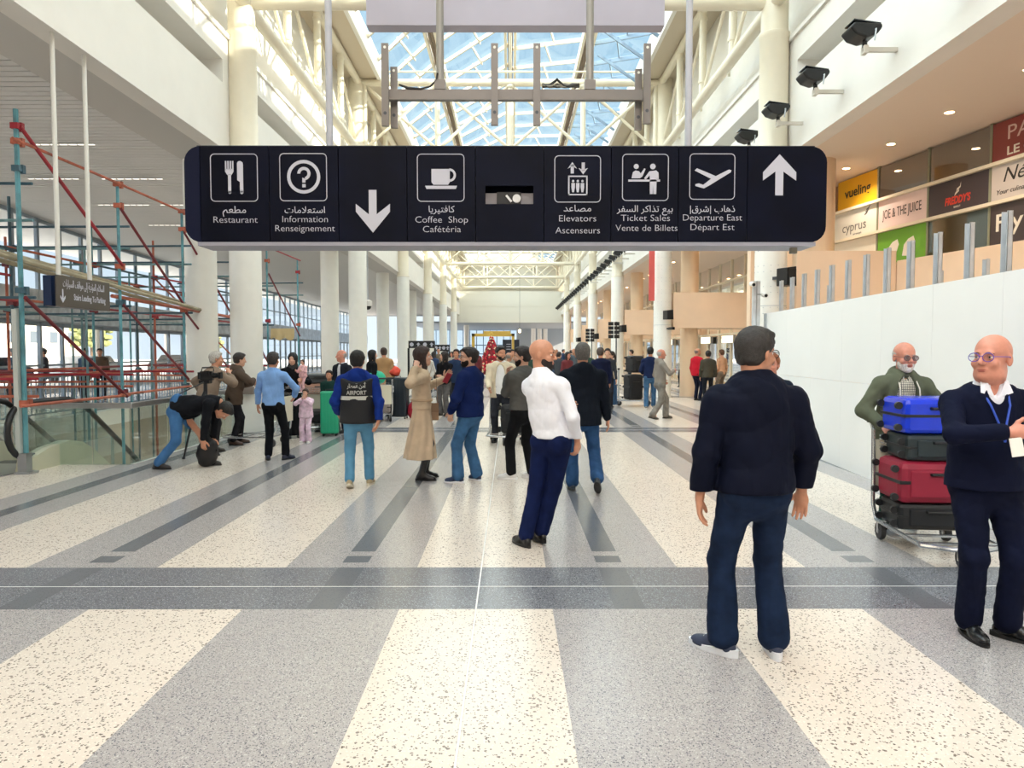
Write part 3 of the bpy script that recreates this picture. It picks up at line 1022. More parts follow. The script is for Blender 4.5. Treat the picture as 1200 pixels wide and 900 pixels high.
# escalator well below the floor opening
w = MB()
w.box(VX0 - 0.2, VX0, VY0, VY1, -5, -0.32); w.box(VX1, VX1 + 0.2, VY0, VY1, -5, -0.32)
w.box(VX0, VX1, VY1, VY1 + 0.2, -5, -0.32); w.box(VX0, VX1, VY0 - 0.2, VY0, -5, -0.32)
st('wall_well', w, mat('well_wall', 'bdb3a4', 0.7))
for wy_ in (13.0, 18.0, 23.0):
    wl_ = bpy.data.lights.new('well_fill_light', 'POINT'); wl_.energy = 110; wl_.shadow_soft_size = 0.3; wl_.color = (1.0, 0.9, 0.78)  # unseen point lights added to brighten the escalator well
    wo_ = bpy.data.objects.new('well_fill_light', wl_); COL.objects.link(wo_); wo_.location = (-8.1, wy_, -4.2)
st('floor_below', MB().box(VX0, VX1, VY0, VY1, -5.1, -5), mat('well_floor', '8e8b86', 0.5))
st('trim_1', MB().box(VX0 - 0.25, VX0 + 0.06, VY0, VY1, -0.34, 0.05).box(VX1 - 0.06, VX1 - 0.001, VY0, VY1, -0.34, 0.004), mat('white_kerb', 'e6e4de', 0.5))

# ------------------------------------------------------------------ nave walls, recesses and soffits on both sides
for side, s in (('left', -1), ('right', 1)):
    def X(a, b): return (a, b) if s > 0 else (-b, -a)
    w = MB()
    w.box(*X(5.6, 5.95), -16, YEND, 5.6, 6.87)                 # fascia
    w.box(*X(6.25, 6.4), -16, YEND, 6.87, 7.32)                # back of the recess
    w.box(*X(5.6, 6.4), -16, YEND, 7.32, 7.85)                 # upper fascia
    w.box(*X(5.9, 6.4), -16, YEND, 7.85, 11.7)                 # wall up to the roof
    w.box(*X(5.95, 6.4), -16, YEND, 6.80, 6.87)
    for y in [D0 - PER] + KS:
        w.box(*X(5.6, 6.25), y - 0.5, y + 0.5, 6.87, 7.32)
    st('wall_' + side, w, WHITE)
    st('trim_' + ('2' if s < 0 else '3'), MB().box(*X(5.55, 5.62), -16, YEND, 7.80, 7.88).box(*X(5.57, 5.6), -16, YEND, 5.57, 5.63), WHITE)
    st('ceiling_edge_' + side, MB().box(*X(4.62, 5.95), -16, YEND, 11.12, 11.5), mat('soffit_board', 'cdbfa9', 0.7))
    st('trim_' + ('4' if s < 0 else '5'), MB().box(*X(4.5, 4.62), -16, YEND, 11.05, 11.62), WHITE)
    st('ceiling_soffit_' + side, MB().box(*X(5.95, 6.8 if s < 0 else 12.0), -16, YEND + 6, 5.6, 5.75), mat('grey_soffit', 'c9c5bf', 0.7) if s < 0 else TAUPE)
# slatted ceiling of the left hall
sl = MB()
y = -12.0
while y < 82:
    sl.box(-18.5, -6.82, y, y + 0.17, 5.64, 5.665)
    y += 0.2
st('ceiling_left', MB().box(-18.5, -6.8, -16, 86, 5.70, 5.8), mat('ceiling_backing', '9a9a9c', 0.8))
o = sl.build('ceiling_slats', GREYC, bpy.data.objects['ceiling_left']); o['kind'] = 'stuff'
# soffits above close the hall sides against the sky
LIT = mat('lit_slot', 'fff8ec', 0.5, emit=0.9)
for (px0, px1, py, Y, wh_) in ((35, 120, 174, 14.2, 'crossed by the stairs sign rods'), (40, 100, 214, 17.0, 'in the second line, left one'), (125, 197, 214, 17.0, 'in the second line, right one'), (120, 180, 243, 20.0, 'in the third line, longer left one'), (192, 222, 243, 20.0, 'short one beside the direction sign'), (178, 216, 266, 23.2, 'farthest of all, just above the column tops'), (0, 12, 116, 11.2, 'nearest, cut by the left picture edge')):
    a, b = P(px0, py, Y), P(px1, py, Y)
    t = thing('ceiling_light', 'slotted light in the grey slatted ceiling, ' + wh_, 'light', ((a.x + b.x) / 2, Y, 5.63), 0, 'slotted lights in the slatted ceiling')
    L_ = b.x - a.x
    MB().box(-L_ / 2, L_ / 2, -0.05, 0.05, -0.01, 0.0).build('housing', mat('slot_housing', 'd8d8d6', 0.5), t)
    m = MB()
    n = max(3, int(L_ / 0.16))
    for i in range(n):
        x0 = -L_ / 2 + L_ * i / n
        m.box(x0 + 0.02, x0 + L_ / n - 0.03, -0.025, 0.025, -0.016, -0.011)
    m.build('louvre_slots', LIT, t)['kind'] = 'stuff'

# ------------------------------------------------------------------ columns
def column(x, y, tall=True, right=False, z0=0.0):
    t = struct('column')
    t.location = (x, y, 0)
    cm = mat('column_cladding', 'eeece4', 0.32, noise=0.02, scale=4) if not right else mat('column_cladding_white', 'f5f2ea', 0.3, noise=0.02, scale=4)
    MB().lathe([(0.325, z0), (0.325, 0.12), (0.315, 0.12), (0.315, 5.35)], 28).build('cladding', cm, t, True)
    if not tall: 
        MB().lathe([(0.315, 5.35), (0.315, 5.62)], 28).build('column_head', cm, t, True)
        return t
    MB().lathe([(0.33, 5.35), (0.33, 5.39), (0.30, 5.41)], 28).build('collar', CREAMP, t, True)
    MB().lathe([(0.30, 5.40), (0.285, 5.42), (0.285, 7.9), (0.30, 7.92), (0.30, 8.0), (0.265, 8.02), (0.265, 11.1)], 28).build('shaft', CREAMP, t, True)
    if right:
        m = MB()
        for k in range(8):
            a = pi + 2 * pi * k / 14 - 0.1
            for z in [0.3 + 0.42 * q for q in range(12)]:
                for dz in (0.0, 0.24):
                    m.cbox((0.317 * cos(a), 0.317 * sin(a), z + dz * 0.5), (0.012, 0.012, 0.012))
        m.build('screws', STEEL, t)['kind'] = 'stuff'
        MB().lathe([(0.3165, 2.55), (0.3165, 2.56)], 28).build('joint_ring', STEEL, t)
    return t
for y in KS[:-1]:
    column(-5.4, y); column(5.4 if y > 20 else 5.32, y, right=True)
for y in KS[:-1]:
    column(-6.5, y + 0.45, tall=False, z0=-5.0 if y < VY1 else 0.0)
pm = None
for y in KS:
    c = column(6.45, y + 0.4, tall=False)
    for ch in c.children: ch.data.materials[0] = mat('peach_column', 'eccfae', 0.45)

# ------------------------------------------------------------------ roof trusses
def truss_cross(y, k):
    t = struct('roof_truss')
    for z, r in ((8.62, 0.14), (11.0, 0.125)):
        MB().tube((-5.4, y, z), (5.4, y, z), r, 14).build('chord', CREAMP, t, True)
    MB().tube((-5.2, y, 11.38), (5.2, y, 11.38), 0.035, 8).build('conduit', CREAMP, t, True)
    xs = [-5.1, -2.55, 0, 2.55, 5.1]
    for x in xs:
        MB().tube((x, y, 8.6), (x, y, 11.0), 0.105 if x == 0 else 0.09, 12).build('post', CREAMP, t, True)
    for i in range(4):
        a, b = xs[i], xs[i + 1]
        MB().tube((a, y, 8.7), (b, y, 10.95), 0.055, 8).build('brace', CREAMP, t, True)
        MB().tube((a, y + 0.02, 10.95), (b, y + 0.02, 8.7), 0.055, 8).build('brace', CREAMP, t, True)
    for i in range(1, 4):
        MB().lathe([(0.13, -0.05), (0.15, 0.0), (0.13, 0.05)], 12, (xs[i], y, 10.86)).build('joint_ring', CREAMP, t, True)
for k, y in enumerate(KS):
    truss_cross(y, k)
truss_cross(D0 - PER, -1)
for s in (-1, 1):
    t = struct('roof_truss')
    x = s * 5.3
    MB().tube((x, -15, 8.6), (x, YEND, 8.6), 0.14, 14).build('chord', CREAMP, t, True)
    MB().tube((x, -15, 11.0), (x, YEND, 11.0), 0.12, 14).build('chord', CREAMP, t, True)
    xo = s * 5.62
    y = D0 - PER
    i = 0
    while y < YEND - 0.1:
        col_ = i % 4 == 0
        if not col_:
            MB().tube((x, y, 8.6), (x, y, 11.0), 0.10, 10).build('post', CREAMP, t, True)
            MB().lathe([(0.115, -0.04), (0.125, 0), (0.115, 0.04)], 12, (x, y, 9.05)).build('joint_ring', CREAMP, t, True)
            MB().lathe([(0.115, -0.04), (0.125, 0), (0.115, 0.04)], 12, (x, y, 10.75)).build('joint_ring', CREAMP, t, True)
        MB().tube((x, y, 8.65), (xo, y + 1.36, 10.95), 0.05, 8).build('brace', CREAMP, t, True)
        MB().tube((xo, y + 1.36, 10.95), (x, y + 2.72, 8.65), 0.05, 8).build('brace', CREAMP, t, True)
        MB().tube((x, y, 10.9), (xo, y + 1.36, 8.7), 0.035, 8).build('brace', CREAMP, t, True)
        y += PER / 4
        i += 1

# ------------------------------------------------------------------ skylight: four strips of raking panes between longitudinal beams
sky_ = struct('window_1')
px_ = [-4.55, -2.6, 0.0, 2.6, 4.55]
pz_ = [11.62, 12.15, 12.75, 12.15, 11.62]
step = PER / 6
rake = 2.3
BROWN = mat('brown_gutter', '7d6a56', 0.6)
for i in range(4):
    x0, x1, z0, z1 = px_[i], px_[i + 1], pz_[i], pz_[i + 1]
    steel = BLUESTEEL if i == 3 else CREAMP
    pane_me = bar_me = thin_me = None
    n = int((YEND + 4) / step)
    for q in range(n):
        y = -2 + q * step
        if y > YEND - 0.5: break
        if pane_me is None:
            pane_me = MB().add([(x0 + 0.06, 0.02, z0), (x1 - 0.06, -rake + 0.02, z1), (x1 - 0.06, -rake + step - 0.02, z1), (x0 + 0.06, step - 0.02, z0)], [(0, 1, 2, 3)]).mesh('pane')
            pane_me.materials.append(SKYPANE)
            bar_me = MB().beam((x0, 0, z0 - 0.08), (x1, -rake, z1 - 0.08), 0.06, 0.12).mesh('glazing_bar')
            bar_me.materials.append(steel)
            xm, zm = (x0 + x1) / 2, (z0 + z1) / 2
            thin_me = MB().beam((xm - 0.1, -rake / 2 , zm - 0.06), (xm + 0.25, -rake / 2 + step, zm - 0.06), 0.04, 0.07).mesh('thin_bar')
            thin_me.materials.append(steel)
        for nm, me in (('pane', pane_me), ('glazing_bar', bar_me), ('thin_bar', thin_me)):
            o = bpy.data.objects.new(nm, me); COL.objects.link(o); o.parent = sky_; o.location = (0, y, 0)
    if i == 3:
        for q in range(n):
            y = -2 + q * step
            o = MB().beam((x0 + 0.4, y, z0 - 0.4), (x0 + 1.75, y + 0.1, z1 - 0.75), 0.05, 0.09).build('strut', BLUESTEEL, sky_)
for i in range(1, 4):
    for dx, m_, w_ in ((-0.17, CREAMP, 0.09), (0.17, CREAMP, 0.09), (-0.05, BROWN, 0.07), (0.05, BROWN, 0.07)):
        MB().beam((px_[i] + dx, -2, pz_[i] - 0.16), (px_[i] + dx, YEND, pz_[i] - 0.16), w_, 0.3 if m_ is CREAMP else 0.16).build('ridge_beam', m_, sky_)
MB().tube((0, -2, pz_[2] - 0.5), (0, YEND, pz_[2] - 0.5), 0.05, 8).build('tie_rod', CREAMP, sky_, True)
for s in (-1, 1):
    st('trim_' + str(6 + (s > 0)), MB().box(min(s * 4.5, s * 6.4), max(s * 4.5, s * 6.4), -16, YEND, 11.62, 11.75), WHITE)

# ------------------------------------------------------------------ far end
we = MB()
we.box(-6.4, 6.4, YEND, YEND + 0.3, 4.75, 6.42)
we.box(-6.4, 6.4, YEND + 0.02, YEND + 0.3, 6.42, 6.5)
we.box(-6.4, 6.4, YEND, YEND + 0.3, 6.5, 8.2)
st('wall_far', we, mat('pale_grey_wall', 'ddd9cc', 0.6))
st('wall_far_upper', MB().box(-6.4, 6.4, YEND + 0.3, YEND + 0.5, 8.2, 13.0), mat('beige_gable', 'c9c3b4', 0.7))  # upper gable in a slightly darker beige
st('ceiling_far', MB().box(-12, 12, YEND + 0.3, 112, 4.75, 4.9), mat('blue_grey_ceiling', '98a3ad', 0.6))
st('floor_far', MB().box(-12, 12, 86, 112, -0.3, 0.0), T_GREY)
st('wall_back', MB().box(-18, 12, -16.3, -16, 0, 13), WHITE)
wf = MB(); wf.box(0.9, 12, 104, 104.3, 0, 4.75)
st('wall_far_panel', wf, mat('blue_grey_panel', 'aab4bc', 0.5))
m = st('window_2', MB().box(-12, 0.9, 108, 108.05, 0, 4.75), PANE)
for x in range(-12, 2):
    MB().box(x - 0.06, x + 0.06, 107.8, 107.95, 0, 4.75).build('mullion', BLUESTEEL, m)
for z in (1.1, 2.4):
    MB().box(-12, 0.9, 107.8, 107.95, z, z + 0.15).build('transom', BLUESTEEL, m)
for x in (3.2, 4.1, 5.0, -5.3, -6.6):
    c = column(x, 96 + x * 1.5, tall=False)

# ------------------------------------------------------------------ left window wall
WL = [(-13.0, 0.0), (-13.8, 19.6), (-14.5, 23.3), (-15.2, 28.2), (-15.6, 35.3), (-16.2, 50), (-17, 62), (-17.2, 86)]
def wl(y):
    for (x0, y0), (x1, y1) in zip(WL, WL[1:]):
        if y0 <= y <= y1: return x0 + (x1 - x0) * (y - y0) / (y1 - y0)
    return WL[-1][0]
w3 = struct('window_3')
MULL = mat('grey_blue_mullion', '8c9aa6', 0.4)
FOIL = mat('silver_foil', 'a9aeb2', 0.3, metal=0.6, noise=0.3, scale=2.5, bump=0.9, bscale=5)
y = 5.0
rows = [(0.0, 2.45), (3.4, 4.35), (4.35, 5.62)]
while y < 84:
    y2 = min(y + 1.55, 86)
    a, b = Vector((wl(y), y, 0)), Vector((wl(y2), y2, 0))
    MB().box(-0.05, 0.05, -0.05, 0.05, 0, 5.64, Matrix.Translation(a)).build('mullion', MULL, w3)
    for z0, z1 in rows:
        MB().add([a + Vector((0, 0.05, z0)), b + Vector((0, -0.05, z0)), b + Vector((0, -0.05, z1)), a + Vector((0, 0.05, z1))], [(0, 1, 2, 3)]).build('pane', PANE, w3)
    for z, h in ((1.2, 0.06), (2.47, 0.14), (3.38, 0.08), (4.35, 0.06), (5.58, 0.12)):
        MB().beam(a + Vector((0, 0, z)), b + Vector((0, 0, z)), 0.07, h).build('transom', MULL, w3)
    MB().beam(a + Vector((0.35, 0, 2.95)), b + Vector((0.35, 0, 2.95)), 0.7, 0.85).build('duct_cladding', FOIL, w3)
    y = y2
st('wall_left_end', MB().box(-13.2, -12.9, -16, 5, 0, 5.65), WHITE)
# ------------------------------------------------------------------ outside: forecourt, hedge, cars, distant buildings
st('ground', MB().box(-90, -17.3, -30, 140, -0.35, -0.05), mat('forecourt', 'c9c4bb', 0.9, noise=0.1, scale=0.5))
st('ceiling_canopy', MB().box(-26, -17.6, 4, 80, 3.2, 3.5), mat('canopy_concrete', 'd0ccc4', 0.8))
for i in range(8):
    t = thing('canopy_post', '%s round canopy post outside the left glass wall, counted from the near end' % ORD[i], 'post', (-25, 8 + 9 * i, -0.05), 0, 'canopy posts outside')
    MB().lathe([(0.2, 0), (0.2, 3.25)], 12).build('shaft', mat('canopy_concrete', 'd0ccc4', 0.8), t, True)
random.seed(11)
def tree(x, y, h, lab):
    t = thing('tree', lab, 'tree', (x, y, -0.05))
    MB().tube((0, 0, 0), (0, 0, h * 0.5), 0.15, 8, 0.1).build('trunk', mat('bark', '6b5744', 0.9), t, True)
    m = MB()
    for _ in range(160):
        a, b, r = random.uniform(0, 6.28), random.uniform(-0.8, 1), random.uniform(0.3, 1)
        c = Vector((cos(a) * r * 1.5, sin(a) * r * 1.5, h * 0.66 + b * h * 0.3))
        m.ell(c, (0.38, 0.38, 0.25), 5, 3)
    m.build('crown', mat('tree_leaves', '7d8450', 0.8, noise=0.35, scale=2), t)['kind'] = 'stuff'
for i, (x, y, h) in enumerate(((-33, 21, 4.5), (-36, 30, 5), (-34, 41, 4.5), (-40, 52, 6), (-38, 66, 5), (-46, 38, 6.5), (-31, 74, 5))):
    tree(x, y, h, ['yellow green tree nearest beyond the left glass wall', 'second tree beyond the glass, taller', 'tree beyond the glass behind the scaffold', 'large tree across the forecourt', 'tree far along the forecourt edge', 'tall tree standing farthest back from the glass', 'tree at the far end of the forecourt'][i])
def car(x, y, rz, c, lab):
    t = thing('car', lab, 'car', (x, y, -0.05), rz)
    b = [(-2.1, 0.35), (-2.1, 0.8), (-1.9, 0.95), (-1.0, 1.0), (-0.4, 1.42), (1.1, 1.42), (1.7, 1.0), (2.1, 0.92), (2.15, 0.35)]
    M = Matrix(((1, 0, 0, 0), (0, 0, -1, 0.85), (0, 1, 0, 0), (0, 0, 0, 1)))
    MB().prism(b, M, 1.7).build('car_body', mat('car_' + c, c, 0.25), t, bevel=0.05)
    g = [(-0.85, 1.02), (-0.37, 1.36), (1.05, 1.36), (1.5, 1.02)]
    for s_ in (0.853, -0.853):
        M2 = Matrix(((1, 0, 0, 0), (0, 0, -1, s_ + 0.005), (0, 1, 0, 0), (0, 0, 0, 1)))
        MB().prism(g, M2, 0.01).build('side_window', mat('car_glass', '20262c', 0.1), t)
    for wx in (-1.3, 1.35):
        for wy in (-0.8, 0.8):
            MB().lathe([(0.2, -0.1), (0.32, -0.1), (0.32, 0.1), (0.2, 0.1)], 16, (wx, wy, 0.32), Matrix.Rotation(pi / 2, 3, 'X')).build('wheel', BLACK, t, True)
for x, y, rz, c, lab in ((-22, 17, 1.3, 'd9dde2', 'white car parked outside nearest the left glass wall'), (-23, 24, 1.5, '8c1f24', 'red car parked outside the left glass wall'),
                         (-22.5, 31, 1.6, '2f3e58', 'navy blue car parked outside behind the scaffold'), (-23.5, 40, 1.5, 'b9bcc0', 'silver car parked outside farther along'), (-23, 50, 1.5, '3b3b3d', 'dark grey car parked farthest along the forecourt')):
    car(x, y, rz, c, lab)
for i, (x, y, w_, d_, h, c, lab) in enumerate(((-75, 30, 18, 26, 12, 'cfc8bb', 'pale block of flats on the hill beyond the forecourt'), (-80, 66, 20, 22, 16, 'd9d0c0', 'tall cream apartment block far beyond the glass'),
                                  (-70, 95, 16, 20, 9, 'c6bcae', 'low beige building far beyond the glass'))):
    t = thing('building', lab, 'building', (x, y, -0.3))
    MB().box(-w_ / 2, w_ / 2, -d_ / 2, d_ / 2, 0, h).build('wall', mat('far_' + c, c, 0.8), t)
    for zz in range(1, int(h / 3)):
        for yy in range(int(d_ / 4)):
            MB().box(w_ / 2, w_ / 2 + 0.05, -d_ / 2 + 1 + yy * 4, -d_ / 2 + 2.6 + yy * 4, zz * 3, zz * 3 + 1.5).build('window', mat('far_window', '55606a', 0.3), t)
    MB().box(-w_ / 2 - 0.3, w_ / 2 + 0.3, -d_ / 2 - 0.3, d_ / 2 + 0.3, h, h + 0.4).build('roof', mat('far_roof', 'b0a598', 0.8), t)

# ------------------------------------------------------------------ right aisle: shop fronts, galleries, hoarding
def wx(y): return 8.55 - 0.1604 * (y - 12)
yb = [17.34, 15.78, 14.3, 12.82, 11.32, 9.8, 8.3, 6.8]
zb = [5.6, 4.87, 4.2, 3.46]
sf = struct('window_4', 'upper shop front of signs and panes along the right gallery')
nrm = Vector((-1, -0.1604, 0)).normalized()
SIGNS = {(0, 0): ('e0a815', 'vueling'), (0, 3): ('8c3a34', 'paul'), (1, 0): ('dcd8cc', 'cyprus'), (1, 1): ('e6cdc8', 'joe'), (1, 2): ('40343a', 'flame'), (1, 3): ('c9beb6', 'neve'),
         (2, 0): ('eae0cc', ''), (2, 1): ('6fae2a', 'leaf'), (2, 3): ('463a3a', 'fly'), (0, 5): ('b8b2a8', ''), (1, 5): ('39424e', ''), (2, 5): ('a8483c', '')}
DKGL = glass('brown_reflective_pane', (0.42, 0.38, 0.33), 1.2)
def shopM(y, z, off=0.0):
    M = facing(wx(y), y, z, nrm)
    M.translation = M.translation + nrm * off
    return M
for r in range(3):
    for c in range(7):
        y0, y1 = yb[c], yb[c + 1]
        z1, z0 = zb[r], zb[r + 1]
        W = (Vector((wx(y0), y0, 0)) - Vector((wx(y1), y1, 0))).length
        ym = (y0 + y1) / 2
        M = shopM(ym, (z0 + z1) / 2)
        hw, hh = W / 2 - 0.025, (z1 - z0) / 2 - 0.03
        if (r, c) in SIGNS:
            colr, kind = SIGNS[(r, c)]
            inset = 0.12 if (r, c) == (0, 0) else 0
            labs = {'vueling': 'yellow sign panel with dark lettering, top row of the right shop front', 'paul': 'dark red sign panel in the top row at the right picture edge',
                    'cyprus': 'pale grey sign panel with thin grey lettering below the yellow panel', 'joe': 'pale pink sign panel with tall black lettering in the middle row',
                    'flame': 'dark brown sign panel with a cream flame mark and red lettering', 'neve': 'pale grey sign panel with script lettering at the right edge',
                    'leaf': 'bright green sign panel with two cream leaf shapes', 'fly': 'near-black sign panel with white serif lettering, lowest row'}
            lb = labs.get(kind, {(2, 0): 'blank cream panel, lowest left of the shop front', (0, 5): 'blank grey panel high up past the red sign', (1, 5): 'blank navy panel past the script sign', (2, 5): 'blank rust red panel, lowest row past the black sign'}.get((r, c)))
            t = thing('sign_panel', lb, 'sign', (0, 0, 0))
            MB().box(-hw + inset, hw, -hh, hh, 0.0, 0.02, M).build('board', mat('sign_' + colr, colr, 0.45), t)
            F1 = Matrix.Translation((0, 0, 0.024))
            bk, wh = mat('sign_black', '25211f', 0.5), mat('sign_cream', 'efe6d6', 0.5)
            def tx(s_, size, dx, dy, mm, **kw):
                text(s_, size, M @ Matrix.Translation((dx, dy, 0.024)), mm, t, **kw)
            if kind == 'vueling': tx('vueling', 0.30, 0.08, -0.08, bk, width=0.92, bold=0.006)
            if kind == 'paul': tx('PAUL', 0.34, 0.05, 0.0, mat('sign_rose', 'd8b8ac', 0.5), width=0.95); tx('LE CAFÉ', 0.2, 0.05, -0.26, wh, width=0.95, bold=0.004)
            if kind == 'cyprus':
                tx('cyprus', 0.30, -0.02, -0.16, mat('sign_grey', '6e6c68', 0.5), width=0.85); tx('airways', 0.07, 0.1, -0.26, mat('sign_grey', '6e6c68', 0.5), width=0.3)
                for q in range(3):
                    m = MB().path([M @ Vector((0.36 + q * 0.03, 0.13 + q * 0.05, 0.026)), M @ Vector((0.42 + q * 0.03, 0.15 + q * 0.05, 0.026)), M @ Vector((0.47 + q * 0.035, 0.20 + q * 0.05, 0.026))], [0.012, 0.014, 0.004], 6)
                    m.build('emblem', mat('sign_grey', '6e6c68', 0.5), t)
            if kind == 'joe': tx('JOE & THE JUICE', 0.27, 0, -0.09, mat('sign_brown', '3a2a26', 0.5), width=1.16)
            if kind == 'flame':
                tx("FREDDY'S", 0.19, 0.0, -0.15, mat('sign_red', 'e0402e', 0.5), width=0.62, bold=0.008, shear=0.15); tx('BEIRUT', 0.05, 0.0, -0.23, wh, width=0.16)
                for sx_, sy_ in ((0.0, 0.02), (0.04, 0.09)):
                    pts = [(sx_ - 0.05, sy_ - 0.03), (sx_ - 0.03, sy_ + 0.03), (sx_ + 0.04, sy_ + 0.06), (sx_ + 0.06, sy_ + 0.13), (sx_ + 0.055, sy_ + 0.04), (sx_ - 0.005, sy_ + 0.005)]
                    MB().prism(pts, M @ Matrix.Translation((-0.02, 0, 0.022)), 0.003).build('emblem', wh, t)
            if kind == 'neve': tx('Névo', 0.34, -0.1, 0.0, bk, width=0.8, shear=0.3); tx('Your culinary experience', 0.12, 0.0, -0.2, bk, width=1.25, shear=0.25)
            if kind == 'leaf':
                for sx_ in (-0.25, 0.22):
                    pts = [(sx_ - 0.17, -0.20), (sx_ - 0.12, 0.02), (sx_ + 0.0, 0.12), (sx_ + 0.15, 0.16), (sx_ + 0.20, 0.05), (sx_ + 0.12, -0.12), (sx_ - 0.02, -0.22)]
                    MB().prism(pts, M @ Matrix.Translation((0, -0.03, 0.022)), 0.003).build('emblem', wh, t)
            if kind == 'fly': tx('Fly 7', 0.42, -0.15, -0.12, wh, width=0.95, bold=0.004)
        else:
            MB().box(-hw, hw, -hh, hh, 0.0, 0.012, M).build('pane', DKGL if r == 0 else GREENP, sf)
        MB().box(hw, hw + 0.05, -hh - 0.03, hh + 0.03, -0.05, 0.03, M).build('mullion', mat('olive_mullion', '8a8a72', 0.4), sf)
for z in zb[1:3]:
    a, b = Vector((wx(yb[0]), yb[0], z)), Vector((wx(yb[-1]), yb[-1], z))
    MB().beam(a + nrm * 0.05, b + nrm * 0.05, 0.1, 0.06).build('transom', mat('cream_transom', 'e8dcc4', 0.5), sf)
# room behind the dark upper panes
wr = MB()
for i in range(len(yb) - 1):
    a, b = Vector((wx(yb[i]) + 1.6, yb[i], 3.4)), Vector((wx(yb[i + 1]) + 1.6, yb[i + 1], 3.4))
    wr.add([a, b, b + Vector((0, 0, 2.2)), a + Vector((0, 0, 2.2))], [(0, 1, 2, 3)])
st('wall_shop_back', wr, mat('shop_back', '6b5a4a', 0.8))
# peach gallery walls
pw = MB()
pw.box(5.72, 7.7, 14.55, 14.8, 0, 3.64)
pts = [(7.7, 14.55), (8.35, 11.7), (9.1, 6.0), (9.6, 1.0)]
for (xa, ya), (xb, y2) in zip(pts, pts[1:]):
    pw.beam((xa + 0.1, ya, 1.72), (xb + 0.1, y2, 1.72), 0.2, 3.44)
st('wall_gallery', pw, PEACH)
pw = MB(); pw.box(5.75, 7.70, 17.45, 17.7, 0, 5.6)
st('wall_gallery_end', pw, PEACH)
for k in range(1, 6):
    y = KS[k] - 0.2
    st('wall_balcony', MB().box(5.74, 9.6, y, y + 0.25, 2.45, 3.7).box(6.9, 9.6, y + 0.25, y + 2.4, 2.47, 2.6), PEACH)
st('wall_aisle_right', MB().box(11.8, 12, -16, 18, 0, 5.6).box(9.9, 10.1, 17.7, YEND, 0, 5.6).box(7.4, 10.0, 17.7, 17.9, 0, 5.6), PEACH)
# glazed upper wall and lit shop windows along the right aisle
w5 = struct('window_5')
y = 19.0
while y < 78:
    for z0, z1, gm in ((3.7, 4.65, GREENP), (4.68, 5.58, GREENP), (0.25, 2.3, GREENP)):
        MB().add([(9.62, y + 0.05, z0), (9.62, y + 1.75, z0), (9.62, y + 1.75, z1), (9.62, y + 0.05, z1)], [(0, 1, 2, 3)]).build('pane', gm, w5)
    MB().box(9.56, 9.66, y - 0.04, y + 0.04, 0, 5.6).build('mullion', mat('cream_transom', 'e8dcc4', 0.5), w5)
    for z in (2.35, 3.62, 4.66):
        MB().box(9.54, 9.66, y, y + 1.8, z, z + 0.08).build('transom', mat('cream_transom', 'e8dcc4', 0.5), w5)
    y += 1.8
SHOPLIT = mat('lit_shop_sign', 'fff0d0', 0.5, emit=1.0)
for i, y in enumerate((20.5, 24.2, 31.5, 35.0, 43.0, 46.5, 54.0, 65.0)):
    t = thing('light_box', '%s glowing cream light box over the right aisle shops, from the near end' % ORD[i], 'light', (9.45, y, 2.0), 0, 'light boxes over the aisle shops')
    MB().box(-0.05, 0.05, -0.8, 0.8, 0, 0.3).build('diffuser', SHOPLIT, t)
    MB().box(-0.04, 0.08, -0.83, 0.83, -0.02, 0.32).build('frame', STEEL, t)
for i in range(6):
    for q, (dx, zz, hh) in enumerate(((0.55, 0.2, 0.35), (0.5, 1.45, 0.3))):
        pass
# white hoarding
HP = [(4.90, 13.9), (4.63, 9.3), (4.45, 6.3), (4.2, 2.0)]
ho = struct('wall_hoarding')
HM = mat('white_hoarding', 'f6f5f2', 0.5, noise=0.015, scale=1.2, bump=0.05, bscale=3)
def hx(y):
    for (x0, y0), (x1, y1) in zip(HP, HP[1:]):
        if y1 <= y <= y0: return x0 + (x1 - x0) * (y - y0) / (y1 - y0)
    return HP[-1][0]
ys = [13.9, 12.68, 11.46, 10.24, 9.02, 7.8, 6.58, 5.36, 4.14, 2.92, 1.7]
ys = [max(v, 2.0) for v in ys]
for a, b in zip(ys, ys[1:]):
    A, B = Vector((hx(a), a, 0)), Vector((hx(b), b, 0))
    d = (B - A).normalized()
    for z0, z1 in ((0.0, 1.218), (1.222, 2.36)):
        zc = (z0 + z1) / 2
        MB().beam(A + d * 0.002 + Vector((0, 0, zc)), B - d * 0.002 + Vector((0, 0, zc)), 0.018, z1 - z0).build('hoarding_panel', HM, ho)
MB().box(4.86, 4.95, 13.86, 13.93, 0, 2.36).build('end_post', STEEL, ho)
GALV = mat('galvanised_steel', 'd4d8dc', 0.3, metal=0.35, noise=0.12, scale=6)
for off, lst in ((0.12, [(6.12 + 0.6 * i, 2.93) for i in range(13)]), (2.0, [(8.8, 2.9), (10.2, 2.93), (11.4, 2.9), (12.4, 2.93), (13.2, 2.92), (14.1, 2.92)])):
    for y, z in lst:
        x = hx(y) + off
        q_ = ORD[len(lst) - 1 - lst.index((y, z))]
        t = thing('metal_stud', '%s galvanised stud from the left in the front row above the white hoarding' % q_ if off < 1 else '%s shorter galvanised stud from the left in the rear row behind the hoarding' % q_, 'stud', (x, y, 0), 0, 'front row of bare studs' if off < 1 else 'rear row of bare studs')
        m = MB().box(-0.004, 0.0, -0.045, 0.045, 0, z).box(-0.05, 0, -0.045, -0.041, 0, z).box(-0.05, 0, 0.041, 0.045, 0, z)
        m.box(-0.05, -0.046, -0.045, -0.032, 0, z)
        m.build('channel', GALV, t)
